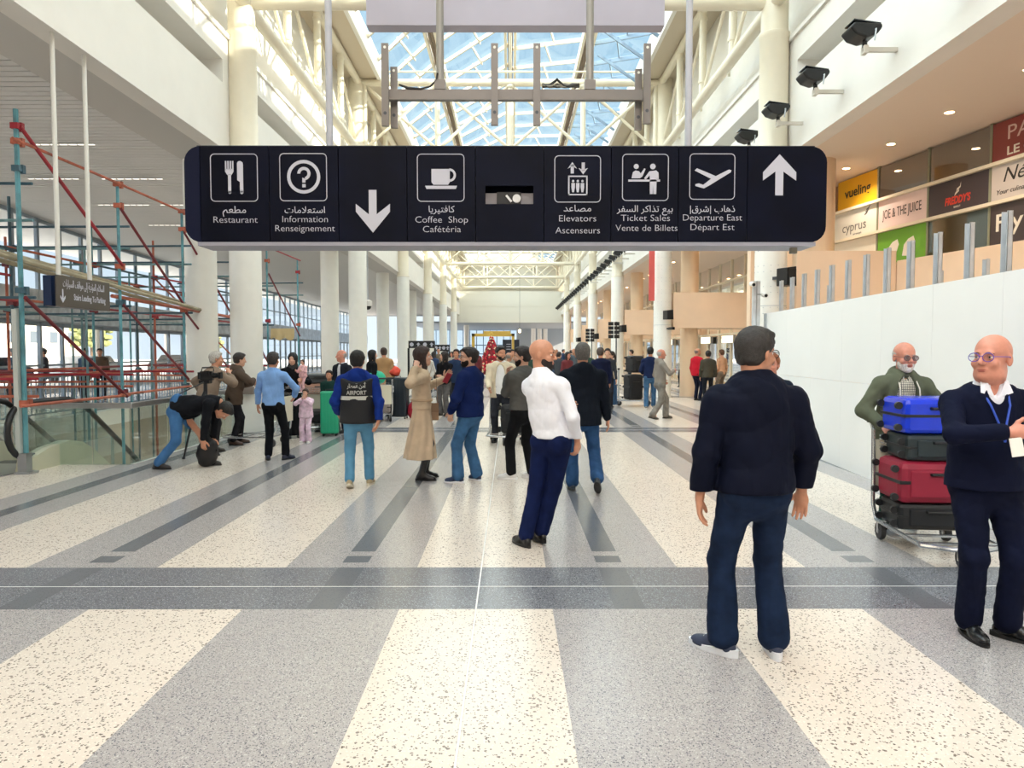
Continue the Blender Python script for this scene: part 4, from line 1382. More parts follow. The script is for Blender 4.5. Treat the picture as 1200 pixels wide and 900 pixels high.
for i in range(40):
    y = 4.8 + 1.85 * i
    if y > 80: break
    t = thing('downlight', ('%s round downlight in the beige right soffit, counted from the near end' % ORD[i]) if i < 20 else 'tiny distant round downlight in the far part of the right soffit', 'light', (7.28, y, 5.595), 0, 'round downlights in the right soffit')
    MB().lathe([(0.05, 0.0), (0.085, -0.004), (0.09, 0.0)], 16).build('trim_ring', WHITE, t, True)
    MB().lathe([(0.0, -0.003), (0.07, -0.003)], 16).build('lamp_disc', mat('warm_lamp', 'ffe8c8', 0.5, emit=5.0), t)
    if i % 2 == 0 and y > 3:
        l = bpy.data.lights.new('downlight_lamp', 'SPOT')
        l.energy = 90; l.spot_size = radians(140); l.spot_blend = 0.8; l.color = (1.0, 0.86, 0.70); l.shadow_soft_size = 0.08
        lo = bpy.data.objects.new('lamp', l); COL.objects.link(lo); lo.parent = t; lo.location = (0, 0, -0.03)
# ------------------------------------------------------------------ big hanging direction sign
SY = 7.0
sg = thing('direction_sign', 'long black hanging direction sign with white symbols and trilingual lettering', 'sign', (0, 0, 0))
NAVY = mat('sign_black_face', '060a1c', 0.5, noise=0.4, scale=2.0, spec=0.12)
SYM = mat('sign_symbol', 'c4c4d0', 0.5)
SHK = SY / F
def s2(px, py):
    p = P(px, py, SY)
    return p.x, p.z
x0, zt = s2(221, 175); x1, zb_ = s2(965, 285)
DEP = 0.34
bounds = [239, 319, 399, 478.3, 557.6, 637, 715, 793, 873]
def rcorner(cx, cz, r, a0, a1, n=6):
    return [(cx + r * cos(a0 + (a1 - a0) * i / n), cz + r * sin(a0 + (a1 - a0) * i / n)) for i in range(n + 1)]
FM = facing(0, SY, 0)       # local x right, y up, z towards the viewer
def flat(pts, depth, z=0.0):
    return FM @ Matrix.Translation((0, 0, z)), pts, depth
R_ = 0.15
pts = rcorner(x0 + R_, zt - R_, R_, pi, pi / 2) + [(s2(238.6, 0)[0], zt), (s2(238.6, 0)[0], zb_)] + rcorner(x0 + R_, zb_ + R_, R_, 3 * pi / 2, pi)
MB().prism(pts, FM @ Matrix.Translation((0, 0, -DEP)), DEP).build('end_cap', mat('sign_navy_cap', '131830', 0.5, spec=0.15), sg)
xe = s2(873.4, 0)[0]
pts = [(xe, zb_), (x1 - R_, zb_)] + rcorner(x1 - R_, zb_ + R_, R_, -pi / 2, 0) + rcorner(x1 - R_, zt - R_, R_, 0, pi / 2) + [(xe, zt)]
MB().prism(pts, FM @ Matrix.Translation((0, 0, -DEP)), DEP).build('end_cap', NAVY, sg)
panels = []
for i, (a, b) in enumerate(zip(bounds, bounds[1:])):
    xa, xb = s2(a + 0.5, 0)[0], s2(b - 0.5, 0)[0]
    m = MB()
    if i == 4:
        h0, h1 = s2(569, 0)[0], s2(625, 0)[0]
        g1, g0 = s2(0, 220)[1], s2(0, 241)[1]
        for (u0, u1, v0, v1) in ((xa, h0, zb_, zt), (h1, xb, zb_, zt), (h0, h1, zb_, g0), (h0, h1, g1, zt)):
            m.box(u0, u1, SY, SY + 0.02, v0, v1)
        m.box(xa, xb, SY + DEP - 0.02, SY + DEP, zb_, zt)
        p = m.build('face_panel', NAVY, sg)
        MB().box(h0, h1, SY + 0.10, SY + 0.11, g0, g1 - 0.05).build('recess_back', mat('recess_grey', 'a8a4a8', 0.6), p)
        MB().box(h0 + 0.11, h1 - 0.12, SY + 0.05, SY + 0.10, g0 + 0.005, g1 - 0.05).build('unit', BLACK, p)
        MB().tube((h0 + 0.3, SY + 0.05, g0 + 0.06), (h0 + 0.3, SY + 0.035, g0 + 0.06), 0.04, 14).build('lens', STEEL, p)
        MB().beam((h0 + 0.2, SY + 0.045, g0 + 0.09), (h0 + 0.25, SY + 0.045, g0 + 0.03), 0.02, 0.02).build('bracket', STEEL, p)
    else:
        m.box(xa, xb, SY, SY + DEP, zb_, zt)
        p = m.build('face_panel', NAVY, sg)
    panels.append(p)
MB().box(x0 + 0.12, x1 - 0.1, SY - 0.01, SY + DEP + 0.01, zb_ - 0.035, zb_).build('bottom_tray', mat('tray_grey', '9a99a4', 0.45), sg)
MB().box(x0 + 0.1, x1 - 0.1, SY + 0.05, SY + DEP - 0.05, zt, zt + 0.02).build('top_rail', DKSTEEL, sg)
for px in (385, 808):
    x = s2(px, 0)[0]
    MB().tube((x, SY + 0.15, zt), (x, SY + 0.15, 11.2), 0.034, 12).build('hanger_rod', mat('rod_grey', 'b9bbc4', 0.35), sg, True)
    MB().box(x - 0.3, x + 0.3, SY + 0.1, SY + 0.2, 11.15, 11.25).build('hanger_beam', CREAMP, sg)
MB().tube((x0 + 0.3, SY + 0.15, 11.3), (x1, SY + 0.15, 11.3), 0.04, 8).build('hanger_beam', CREAMP, sg)
def shp(pts, parent, name='symbol', px=True):
    """flat outline given on the sign face"""
    q = [s2(*p) for p in pts] if px else pts
    return MB().prism(q, FM @ Matrix.Translation((0, 0, 0.0)), 0.004).build(name, SYM, parent)
def many(polys, parent, name='symbol'):
    m = MB()
    for pts in polys:
        m.prism([s2(*p) for p in pts], FM, 0.004)
    return m.build(name, SYM, parent)
def ring(cx, cy, r0, r1, n=32, a0=0, a1=2 * pi):
    m = []
    for i in range(n):
        a, b = a0 + (a1 - a0) * i / n, a0 + (a1 - a0) * (i + 1) / n
        m.append([(cx + r0 * cos(a), cy + r0 * sin(a)), (cx + r1 * cos(a), cy + r1 * sin(a)), (cx + r1 * cos(b), cy + r1 * sin(b)), (cx + r0 * cos(b), cy + r0 * sin(b))])
    return m
def rect(xa, ya, xb, yb): return [(xa, yb), (xb, yb), (xb, ya), (xa, ya)]
def disc(cx, cy, r, n=16): return [(cx + r * cos(2 * pi * i / n), cy + r * sin(2 * pi * i / n)) for i in range(n)]
def frame(cx, cy, h, parent):
    r, t = 4.5, 0.42
    path = []
    for sx, sy, a0 in ((1, -1, -pi / 2), (1, 1, 0), (-1, 1, pi / 2), (-1, -1, pi)):
        for i in range(5):
            a = a0 + pi / 2 * i / 4
            path.append((cx + sx * (h - r) + r * cos(a), cy + sy * (h - r) + r * sin(a)))
    m = MB()
    n = len(path)
    for i in range(n):
        (ax_, ay), (bx, by) = path[i], path[(i + 1) % n]
        d = sqrt((bx - ax_) ** 2 + (by - ay) ** 2) + 1e-6
        nx, ny = -(by - ay) / d * t, (bx - ax_) / d * t
        m.prism([s2(ax_ + nx, ay + ny), s2(bx + nx, by + ny), s2(bx - nx, by - ny), s2(ax_ - nx, ay - ny)], FM, 0.003)
    m.build('symbol_frame', SYM, parent)
def wr(s_, cx, base, wpx, parent, ar=False, hpx=10.5):
    x, z = s2(cx, base)
    text(arabic(s_) if ar else s_, hpx * SHK, FM @ Matrix.Translation((x, z, 0.003)), SYM, parent, width=wpx * SHK, bold=0.0 if ar else -0.0011)
# restaurant
p = panels[0]; frame(278.5, 211, 27, p)
f_ = [rect(268.3 + 2.7 * i, 192, 269.9 + 2.7 * i, 202) for i in range(4)] + [[(268.3, 201), (278.0, 201), (278.0, 204), (275.6, 208), (270.8, 208), (268.3, 204)], rect(271.6, 207, 275.0, 228.5), disc(273.3, 228, 1.7), 
      [(282.2, 194.5), (283.5, 192.5), (286, 192), (288.4, 193.5), (289, 196), (289, 228), (285.2, 228), (285.2, 216), (282.2, 214)], disc(287.1, 228, 1.9)]
many([q for q in f_], p)
wr('مطعم', 278.5, 251.5, 27, p, True, 11); wr('Restaurant', 279, 262.7, 51, p)
# information
p = panels[1]; frame(358.5, 210.5, 27, p)
many(ring(359, 210, 15.5, 19.2) + ring(359.3, 206.3, 4.2, 7.6, 18, -pi, pi * 0.42) + [[(357.4, 211.0), (361, 212.2), (361, 216.6), (357.4, 216.6)], rect(357.3, 218.4, 361.2, 222)], p)
wr('استعلامات', 360, 251.5, 46.6, p, True); wr('Information', 360, 262, 52.6, p); wr('Renseignement', 359.5, 272.6, 69, p)
# arrow down
p = panels[2]
shp([(434.0, 225), (443.0, 225), (443.0, 253), (458.5, 241), (458.5, 250), (438.6, 274), (419, 250), (419, 241), (434.0, 253)], p, 'arrow')
# coffee shop
p = panels[3]; frame(517.5, 211, 27, p)
many([[(506.8, 201), (528, 201), (528, 216), (526, 219), (509, 219), (506.8, 216)], [(499.3, 220.2), (536.3, 220.2), (535, 223.8), (501, 223.8)]] + ring(527.5, 208, 5.0, 7.6, 14, -pi / 2, pi / 2), p)
wr('كافتيريا', 518, 250.5, 30, p, True); wr('Coffee  Shop', 518.3, 262.5, 61, p); wr('Cafétéria', 518.5, 273.5, 44, p)
# elevators
p = panels[5]; frame(676, 212.3, 26.5, p)
f_ = [rect(668, 196, 671.6, 206), [(669.8, 193), (675.2, 200.5), (669.8, 197.8), (664.4, 200.5)], rect(680.6, 193.5, 684.2, 203), [(682.4, 207), (687.8, 199.8), (682.4, 202), (677, 199.8)],
      rect(665, 208.5, 687.5, 210), rect(665, 229.5, 687.5, 231), rect(665, 209, 666.6, 231), rect(686, 209, 687.5, 231)]
for cx in (670.8, 676.2, 681.6):
    f_ += [disc(cx, 214.7, 1.4, 10), [(cx - 2, 217), (cx + 2, 217), (cx + 2, 222), (cx + 1.1, 227.5), (cx - 1.1, 227.5), (cx - 2, 222)]]
many(f_, p)
wr('مصاعد', 676, 249.5, 32, p, True); wr('Elevators', 676, 261, 43, p); wr('Ascenseurs', 676.5, 274.8, 51.6, p)
# ticket sales
p = panels[6]; frame(754.5, 210.5, 26.5, p)
many([disc(743.8, 198, 2.9), [(738.5, 211.5), (740, 204.5), (743, 202.5), (747, 203.5), (749, 206), (753.2, 200), (754.6, 201), (751, 209.5), (748, 211.5)], rect(734.8, 213, 771.5, 215.3),
      disc(763, 198, 3.2), [(753.0, 211.5), (759, 203.5), (767, 202.5), (769.5, 205), (770, 212.5), (767.5, 212.5), (767.2, 229.5), (763.8, 229.5), (763.4, 217), (763.0, 229.5), (759.8, 229.5), (759.6, 208), (755, 213)]], p)
wr('بيع تذاكر السفر', 754.5, 250, 65, p, True); wr('Ticket Sales', 755, 260.5, 57, p); wr('Vente de Billets', 756.5, 272, 72, p)
# departures
p = panels[7]; frame(832, 209.5, 26, p)
many([[(811.5, 202.5), (814, 200), (836, 209), (851, 201.5), (854, 202.3), (853.5, 204.5), (829, 219.5), (822.5, 223), (812.5, 220.3), (812.5, 218.3), (816.5, 217.3), (821.5, 219), (830.5, 212)]], p)
wr('ذهاب |شرق|', 832.5, 250, 52, p, True); wr('Departure East', 832.5, 260, 68.7, p); wr('Départ Est', 832.5, 271, 51, p)
# arrow up sits on the right end cap
shp([(909.7, 184), (929.2, 204.5), (929.2, 214), (914.3, 203.5), (914.3, 231), (905.2, 231), (905.2, 203.5), (890.8, 214), (890.8, 204.5)], sg, 'arrow')
MB().box(*[s2(930, 0)[0], s2(937, 0)[0]], SY + 0.1, SY + 0.16, zb_ - 0.09, zb_ - 0.035).build('sensor', mat('sensor', '8b8474', 0.5), sg)

# ------------------------------------------------------------------ empty sign frame and blank board above
FY = 9.5
t = thing('empty_sign_frame', 'bare grey steel frame of a removed sign hanging above the direction sign', 'frame', (0, 0, 0))
FG = mat('frame_grey', '7c7672', 0.4, metal=0.4)
a, b = P(456, 116, FY), P(752, 116, FY)
MB().box(a.x, b.x, FY, FY + 0.09, a.z - 0.065, a.z + 0.065).build('crossbar', FG, t)
for px, y0, y1, dy in ((454.5, 60, 153, -0.05), (462, 80, 150, 0.14), (580, 60, 152, -0.05), (628.5, 60, 152, -0.05), (755, 60, 150, -0.05), (748, 82, 152, 0.14)):
    q, r = P(px, y0, FY), P(px, y1, FY)
    m = MB().box(q.x - 0.045, q.x + 0.045, FY + dy, FY + dy + 0.05, r.z, q.z)
    v = m.build('upright', FG, t)
    MB().tube((q.x, FY + dy - 0.003, q.z - 0.05), (q.x, FY + dy + 0.004, q.z - 0.05), 0.018, 10).build('bolt_hole', mat('light_hole', 'f0ece0', 0.6), v)
    MB().tube((q.x, FY + dy - 0.003, r.z + 0.16), (q.x, FY + dy + 0.004, r.z + 0.16), 0.022, 10).build('bolt', DKSTEEL, v)
for px in (517, 690):
    q = P(px, 110, FY)
    MB().tube((q.x, FY + 0.045, q.z), (q.x, FY + 0.045, 12.3), 0.05, 12).build('hanger_rod', mat('rod_dark', '98948f', 0.35, metal=0.3), t, True)
    MB().box(q.x - 0.07, q.x + 0.07, FY - 0.01, FY + 0.1, q.z + 0.0, q.z + 0.12).build('clamp', FG, t)
t = thing('cable_bundle', 'tangled bundle of old cables lying on the empty frame crossbar', 'cable', (0, 0, 0))
random.seed(5)
for k in range(9):
    pts = [P(635 + i * 8.5, 110 - 4 * random.random() - (8 if k % 3 == 0 and i == 2 else 2), FY + 0.02 + 0.05 * random.random()) for i in range(6)]
    MB().path(pts, 0.012, 6).build('cable', mat('cable_%d' % (k % 3), ['2c2a28', '55504a', '8f8878'][k % 3], 0.6), t, True)
t = thing('loose_cable', 'single dark cable drooping from the left hanger rod onto the frame', 'cable', (0, 0, 0))
pts = [P(514, 92, FY), P(513, 100, FY), P(506, 107, FY), P(495, 110, FY), P(480, 109, FY), P(470, 105, FY - 0.05)]
MB().path(pts, [0.012, 0.012, 0.012, 0.014, 0.02, 0.012], 8).build('cable', mat('cable_0', '2c2a28', 0.6), t, True)
q, r = P(433, 38, 11.0), P(775, 38, 11.0)
t = thing('blank_board', 'large blank mauve grey board hanging above the empty sign frame', 'board', (0, 0, 0))
MB().box(q.x, r.x, 11.0, 11.25, q.z, q.z + 1.3).build('board_face', mat('mauve_board', 'b7b0bd', 0.5, noise=0.06, scale=1.2), t)
for x in (q.x + 0.8, r.x - 0.8):
    MB().tube((x, 11.12, q.z + 1.3), (x, 11.12, 12.1), 0.05, 10).build('hanger_rod', mat('rod_grey', 'b9bbc4', 0.35), t, True)

# ------------------------------------------------------------------ side sign over the stairs
t = thing('stairs_sign', 'brown hanging sign with a white arrow pointing to the parking stairs', 'sign', (0, 0, 0))
BRW = mat('sign_brown_face', '4c4640', 0.4)
MB().box(-5.80, -5.61, 9.06, 10.16, 2.205, 2.585).build('sign_box', mat('sign_navy_end', '1b2c4c', 0.35), t)
MB().box(-5.611, -5.60, 9.0, 10.2, 2.20, 2.59).build('face_panel', BRW, t)
MB().box(-5.75, -5.66, 9.0, 9.06, 2.21, 2.58).build('end_plate', mat('sign_navy_end', '1b2c4c', 0.35), t)
for y in (9.22, 9.9):
    MB().tube((-5.7, y, 2.58), (-5.7, y, 5.6), 0.028, 10).build('hanger_rod', mat('rod_white', 'e2e0d8', 0.35), t, True)
SM = facing(-5.6, 9.6, 2.4, (1, 0, 0))
text(arabic('السلالم المؤدية إلى مواقف السيارات'), 0.13, SM @ Matrix.Translation((0, 0.055, 0.003)), SYM, t, width=0.92)
text('Stairs Leading To Parking', 0.11, SM @ Matrix.Translation((0.12, -0.10, 0.003)), SYM, t, width=0.72, bold=0.001)
MB().prism([(-0.42, 0.02), (-0.40, 0.02), (-0.40, -0.10), (-0.36, -0.06), (-0.36, -0.09), (-0.41, -0.15), (-0.46, -0.09), (-0.46, -0.06), (-0.42, -0.10)][::-1], SM @ Matrix.Translation((-0.06, 0, 0)), 0.004).build('arrow', SYM, t)

# ------------------------------------------------------------------ floodlights on the right fascia
t0 = None
for i in range(43):
    y = 9.0 + 1.70 * i
    if y > 79: break
    lab = {0: 'black floodlight cut by the top picture edge, first of the row', 1: 'black floodlight second in the row on the right fascia', 2: 'black floodlight third in the row, just left of the column top',
           3: 'black floodlight in front of the right column, above the sign arrow', 4: 'black floodlight peeking over the top edge of the direction sign'}.get(i, ('%s black floodlight of the row on the right fascia, counted from the near end' % ORD[i]) if i < 20 else 'tiny black floodlight in the far part of the row on the right fascia')
    if t0 is None:
        t0 = thing('floodlight', lab, 'light', (5.6, y, 6.0), 0, 'floodlights along the right fascia')
        MB().box(-0.50, 0.0, -0.03, 0.03, -0.03, 0.03).build('bracket_arm', mat('bracket_grey', 'cfc8bc', 0.4), t0)
        MB().box(-0.50, -0.44, -0.06, 0.06, -0.06, 0.05).build('bracket_foot', mat('bracket_grey', 'cfc8bc', 0.4), t0)
        MB().tube((-0.47, 0, 0.03), (-0.47, 0, 0.12), 0.035, 10).build('pivot', BLACK, t0, True)
        M = Matrix.Translation((-0.5, 0, 0.21)) @ Matrix.Rotation(radians(8), 4, 'Y')
        m = MB().prism([(-0.26, 0.02), (-0.20, 0.10), (0.18, 0.13), (0.20, 0.08), (0.14, -0.03), (0.0, -0.10), (-0.16, -0.07)], M @ Matrix(((1, 0, 0, 0), (0, 0, -1, 0.17), (0, 1, 0, 0), (0, 0, 0, 1))), 0.34)
        m.build('housing', BLACK, t0, bevel=0.025)
        MB().box(-0.22, 0.17, -0.15, 0.15, 0.125, 0.14, M).build('front_glass', mat('flood_glass', '3a3d40', 0.1), t0)
        MB().path([(-0.42, -0.19, 0.06), (-0.40, -0.19, 0.22), (-0.40, 0.19, 0.22), (-0.42, 0.19, 0.06)], 0.012, 6).build('yoke', STEEL, t0, True)
        tr_ = subtree(t0)
    else:
        copy_tree(t0, (5.6, y, 6.0), 0, lab, tr_)

# ------------------------------------------------------------------ glass guard rail round the escalator well
GG = glass('guard_glass', (0.88, 0.95, 0.93), 0.2, 0.45)
t = thing('guard_rail', 'glass guard rail with brushed steel handrail along the escalator well', 'railing', (0, 0, 0))
xs = [-6.85, -6.35, -5.5]
for a, b in ((-6.85, -6.05), (-6.03, -5.5)):
    MB().box(a, b, 10.43, 10.45, 0.0, 0.84).build('glass_panel', GG, t)
for a, b in ((10.45, 11.6), (11.62, 12.8), (12.82, 13.9), (13.92, 14.6), (15.2, 16.6), (16.62, 18.0), (18.02, 19.5), (19.52, 21.0), (21.02, 23), (23.02, 25)):
    MB().box(-5.5, -5.48, a, b, 0.0, 0.84).build('glass_panel', GG, t)
MB().box(-6.9, -5.44, 10.41, 10.47, 0.82, 0.90).build('handrail', STEEL, t, bevel=0.01)
MB().box(-5.53, -5.45, 10.47, 14.62, 0.82, 0.90).build('handrail', STEEL, t, bevel=0.01)
MB().box(-5.53, -5.45, 15.18, 25, 0.82, 0.90).build('handrail', STEEL, t, bevel=0.01)
MB().box(-5.53, -5.15, 14.50, 14.60, 0.78, 0.93).build('column_bracket', mat('taupe_steel', '9a8f88', 0.4, metal=0.5), t)
# ------------------------------------------------------------------ escalators
def escalator(x, lab):
    t = thing('escalator', lab, 'escalator', (x, 0, 0))
    a = radians(35)
    RB = mat('handrail_rubber', '16181b', 0.35)
    for s_ in (0, -1.12):
        path = [(s_, 10.0, 0.20)]
        for i in range(11):
            th = -pi / 2 - pi * i / 10
            path.append((s_, 9.85 + 0.36 * cos(th), 0.57 + 0.37 * sin(th)))
        path += [(s_, 10.4, 0.94), (s_, 10.8, 0.93), (s_, 11.1, 0.86), (s_, 11.35, 0.72)]
        path.append((s_, 11.35 + 8.0 * cos(a), 0.72 - 8.0 * sin(a)))
        MB().path(path, 0.042, 10).build('handrail', RB, t, True)
        m = MB()
        o_ = [(9.95, 0.12), (9.7, 0.3), (9.6, 0.57), (9.75, 0.82), (9.95, 0.9), (10.8, 0.88), (11.1, 0.80), (11.35, 0.67), (11.35 + 7.5 * cos(a), 0.67 - 7.5 * sin(a)), (11.35 + 7.5 * cos(a), 0.1 - 7.5 * sin(a)), (11.1, 0.18), (10.8, 0.22)]
        M = Matrix(((0, 0, 1, s_ - 0.006), (1, 0, 0, 0), (0, 1, 0, 0), (0, 0, 0, 1)))
        m.prism(o_, M, 0.012).build('balustrade_glass', GG, t)
        k_ = [(9.75, 0.0), (9.8, 0.18), (10.2, 0.28), (10.7, 0.33), (11.0, 0.27), (11.3, 0.12), (11.3 + 7.5 * cos(a), 0.12 - 7.5 * sin(a)), (11.3 + 7.5 * cos(a), -0.3 - 7.5 * sin(a)), (11.0, -0.28), (10.52, -0.28), (10.52, 0.0)]
        M = Matrix(((0, 0, 1, s_ - 0.09), (1, 0, 0, 0), (0, 1, 0, 0), (0, 0, 0, 1)))
        MB().prism(k_, M, 0.18).build('skirt_panel', mat('skirt_cream', 'cfcdb4', 0.35, metal=0.2), t)
    MB().box(-1.03, -0.09, 9.5, 10.5, 0.001, 0.012).build('comb_plate', STEEL, t)
    for i in range(18):
        y = 10.5 + 0.4 * i
        z = 0.0 if i < 1 else -0.28 * (i - 0.6)
        MB().box(-1.03, -0.09, y, y + 0.4, z - 0.28, z - 0.002).build('step', mat('step_metal', '5f6468', 0.4, metal=0.6), t)
escalator(-6.6, 'escalator nearest the glass guard going down with black handrails')
escalator(-8.6, 'second escalator, farther left and partly cut by the picture edge')
# railing on the far side of the well
t = thing('baluster_railing', 'blue grey railing of thin bars on the far side of the well', 'railing', (0, 0, 0))
MB().beam((-11.4, 10.5, 1.0), (-11.4, 34, 1.0), 0.06, 0.05).build('top_rail', BLUESTEEL, t)
MB().beam((-11.4, 10.5, 0.12), (-11.4, 34, 0.12), 0.04, 0.04).build('bottom_rail', BLUESTEEL, t)
for i in range(130):
    y = 10.6 + 0.18 * i
    MB().box(-11.41, -11.39, y - 0.01, y + 0.01, 0.12, 1.0).build('baluster', BLUESTEEL, t)
for i in range(12):
    y = 10.5 + 2.1 * i
    MB().box(-11.43, -11.37, y - 0.03, y + 0.03, 0, 1.02).build('post', BLUESTEEL, t)

# ------------------------------------------------------------------ tube scaffolding
sc = thing('scaffolding', 'tall tube scaffolding of teal, red and rust pipes over the escalator well', 'scaffold', (0, 0, 0))
PC = {'teal': mat('pipe_teal', '5b97a2', 0.45, noise=0.35, scale=5), 'grey': mat('pipe_grey_teal', '6d8f94', 0.45, noise=0.3, scale=5), 'red': mat('pipe_red', 'a02a36', 0.5, noise=0.25, scale=5),
      'rust': mat('pipe_rust', 'b4634c', 0.6, noise=0.3, scale=5), 'dark': mat('pipe_dark', '42606e', 0.5, noise=0.2, scale=5), 'beige': mat('pipe_beige', 'a59a80', 0.6, noise=0.2, scale=5), 'maroon': mat('pipe_maroon', '7a2a33', 0.5)}
random.seed(21)
DA = [9.7, 12.15, 14.5, 17.0, 19.5, 22.3]
def pipe(a, b, c, r=0.024, nm='pipe'):
    return MB().tube(a, b, r, 8).build(nm, PC[c], sc, True)
def coupler(p, c='rust'):
    return MB().cbox((0, 0, 0), (0.10, 0.10, 0.075)).cbox((0.03, 0.05, 0.0), (0.06, 0.06, 0.11)).build('coupler', PC[c], sc).__setattr__('location', p)
rowsX = [(-6.5, ['teal', 'teal', 'teal', 'teal', 'teal', 'teal'], 4.8), (-8.3, ['grey', 'dark', 'teal', 'rust', 'dark', 'red'], 4.2), (-10.0, ['dark', 'teal', 'rust', 'grey', 'dark', 'teal'], 3.9)]
for ri, (x, cs, top) in enumerate(rowsX):
    for di, d in enumerate(DA):
        z0 = 0.0 if d < 10.4 else -5.0
        tp = top if (ri or di) else 4.82
        if ri == 0 and di > 0: tp = 4.45
        pipe((x, d, z0), (x, d, tp), cs[di], 0.032 if (ri == 0 and di == 0) else 0.025, 'upright_pipe')
        for z in (1.15, 2.45, 3.35) if ri else (0.95, 2.45, 4.05):
            coupler((x, d, z), random.choice(['red', 'rust', 'maroon', 'dark']))
    for d in (10.9, 13.4, 15.8, 18.2) if ri else ():
        pipe((x + 0.5, d, -5), (x + 0.5, d, 3.3 + 0.5 * random.random()), random.choice(['dark', 'grey', 'teal', 'maroon']), 0.022, 'upright_pipe')
MB().box(-6.62, -6.40, 9.62, 9.80, 0.0, 0.03).box(-6.58, -6.46, 9.64, 9.76, 0.03, 0.28).build('foot_box', STEEL, sc)
MB().box(-6.6, -6.54, 9.64, 9.76, 0.28, 2.2).build('foot_channel', mat('pale_channel', 'c9cdc8', 0.4), sc)
# ledgers along the hall
for (x, z, c) in ((-6.5, 4.4, 'rust'), (-8.3, 2.5, 'red'), (-8.3, 1.2, 'rust'), (-10.0, 2.45, 'grey'), (-10.0, 1.1, 'teal'), (-10.0, 3.4, 'dark'), (-8.3, 3.35, 'dark'), (-6.5, 0.92, 'rust'), (-8.3, 1.32, 'maroon')):
    for i in range(len(DA) - 1):
        if (x, z) == (-6.5, 0.92) and i > 1: continue
        if i == 3 and x == -6.5: continue
        pipe((x + 0.05, DA[i] - 0.15, z), (x + 0.05, DA[i + 1] + 0.15, z + random.uniform(-0.03, 0.03)), c if random.random() < 0.7 else random.choice(['red', 'rust', 'grey']), 0.022, 'ledger')
for x, za, zb2 in ((-6.62, 3.02, 2.62), (-6.75, 2.95, 2.52), (-6.3, 2.9, 2.48)):
    pipe((x - 0.4, 8.2, za + 0.1), (x, 14.8, zb2), 'beige', 0.036, 'ledger')
pipe((-6.55, 12.0, 2.55), (-6.35, 17.2, 2.40), 'rust', 0.032, 'ledger')
# transoms across
for i, d in enumerate(DA):
    for z, c in ((1.0, 'rust'), (1.25, 'red'), (2.35, 'dark'), (3.35, 'grey'), (3.9 if i < 1 else 3.7, 'dark')):
        if i > 2 and random.random() < 0.3: continue
        pipe((-12.5 if i < 3 and z < 3.6 else -10.2, d + 0.06, z), (-6.35, d + 0.06, z + random.uniform(-0.04, 0.06)), c, 0.020, 'transom')
# braces
pipe((-6.45, 9.7, 4.60), (-6.45, 12.15, 3.07), 'red', 0.026, 'brace')
pipe((-6.45, 12.15, 4.0), (-6.45, 14.5, 2.5), 'maroon', 0.024, 'brace')
pipe((-6.45, 14.5, 3.98), (-6.45, 17.0, 2.4), 'maroon', 0.022, 'brace')
pipe((-6.45, 9.7, 2.36), (-6.45, 12.2, 0.88), 'maroon', 0.026, 'brace')
pipe((-6.45, 12.15, 2.42), (-6.45, 14.55, 1.08), 'maroon', 0.024, 'brace')
pipe((-6.45, 14.5, 2.4), (-6.45, 17.0, 1.05), 'maroon', 0.022, 'brace')
pipe((-6.45, 19.5, 3.7), (-6.45, 22.3, 2.1), 'maroon', 0.022, 'brace')
pipe((-6.45, 17.0, 3.0), (-6.45, 19.5, 1.2), 'maroon', 0.022, 'brace')
pipe((-8.3, 11.0, 3.9), (-6.9, 9.75, 4.0), 'red', 0.020, 'brace')
pipe((-9.9, 9.7, 3.2), (-8.3, 12.15, 2.9), 'red', 0.022, 'brace')
pipe((-8.25, 17, 3.3), (-8.25, 22.3, 1.2), 'rust', 0.020, 'brace')
for p in ((-6.5, 9.7, 4.6), (-6.5, 9.7, 4.4), (-6.5, 12.15, 4.4), (-6.5, 14.5, 4.4), (-6.5, 12.15, 3.05), (-6.5, 14.5, 2.5)):
    coupler(p, 'red' if p[2] > 4.5 else 'rust')
t = thing('tarp', 'tan sheet hanging on the scaffold behind the near column', 'tarp', (0, 0, 0))
a = P(318, 385, 20.5); b = P(346, 385, 20.5)
m = MB()
vs = []
for i in range(9):
    x = a.x + (b.x - a.x) * i / 8
    for z, q in ((a.z, 0.0), (a.z - 0.15, 0.03), (a.z - 0.30 + 0.05 * sin(i * 1.7), 0.06)):
        vs.append((x, 20.5 + q * sin(i * 2.1), z))
m.add(vs, [(i * 3 + j, i * 3 + j + 1, i * 3 + j + 4, i * 3 + j + 3) for i in range(8) for j in range(2)])
m.build('sheet', mat('tan_sheet', 'd8c293', 0.8), t, True)

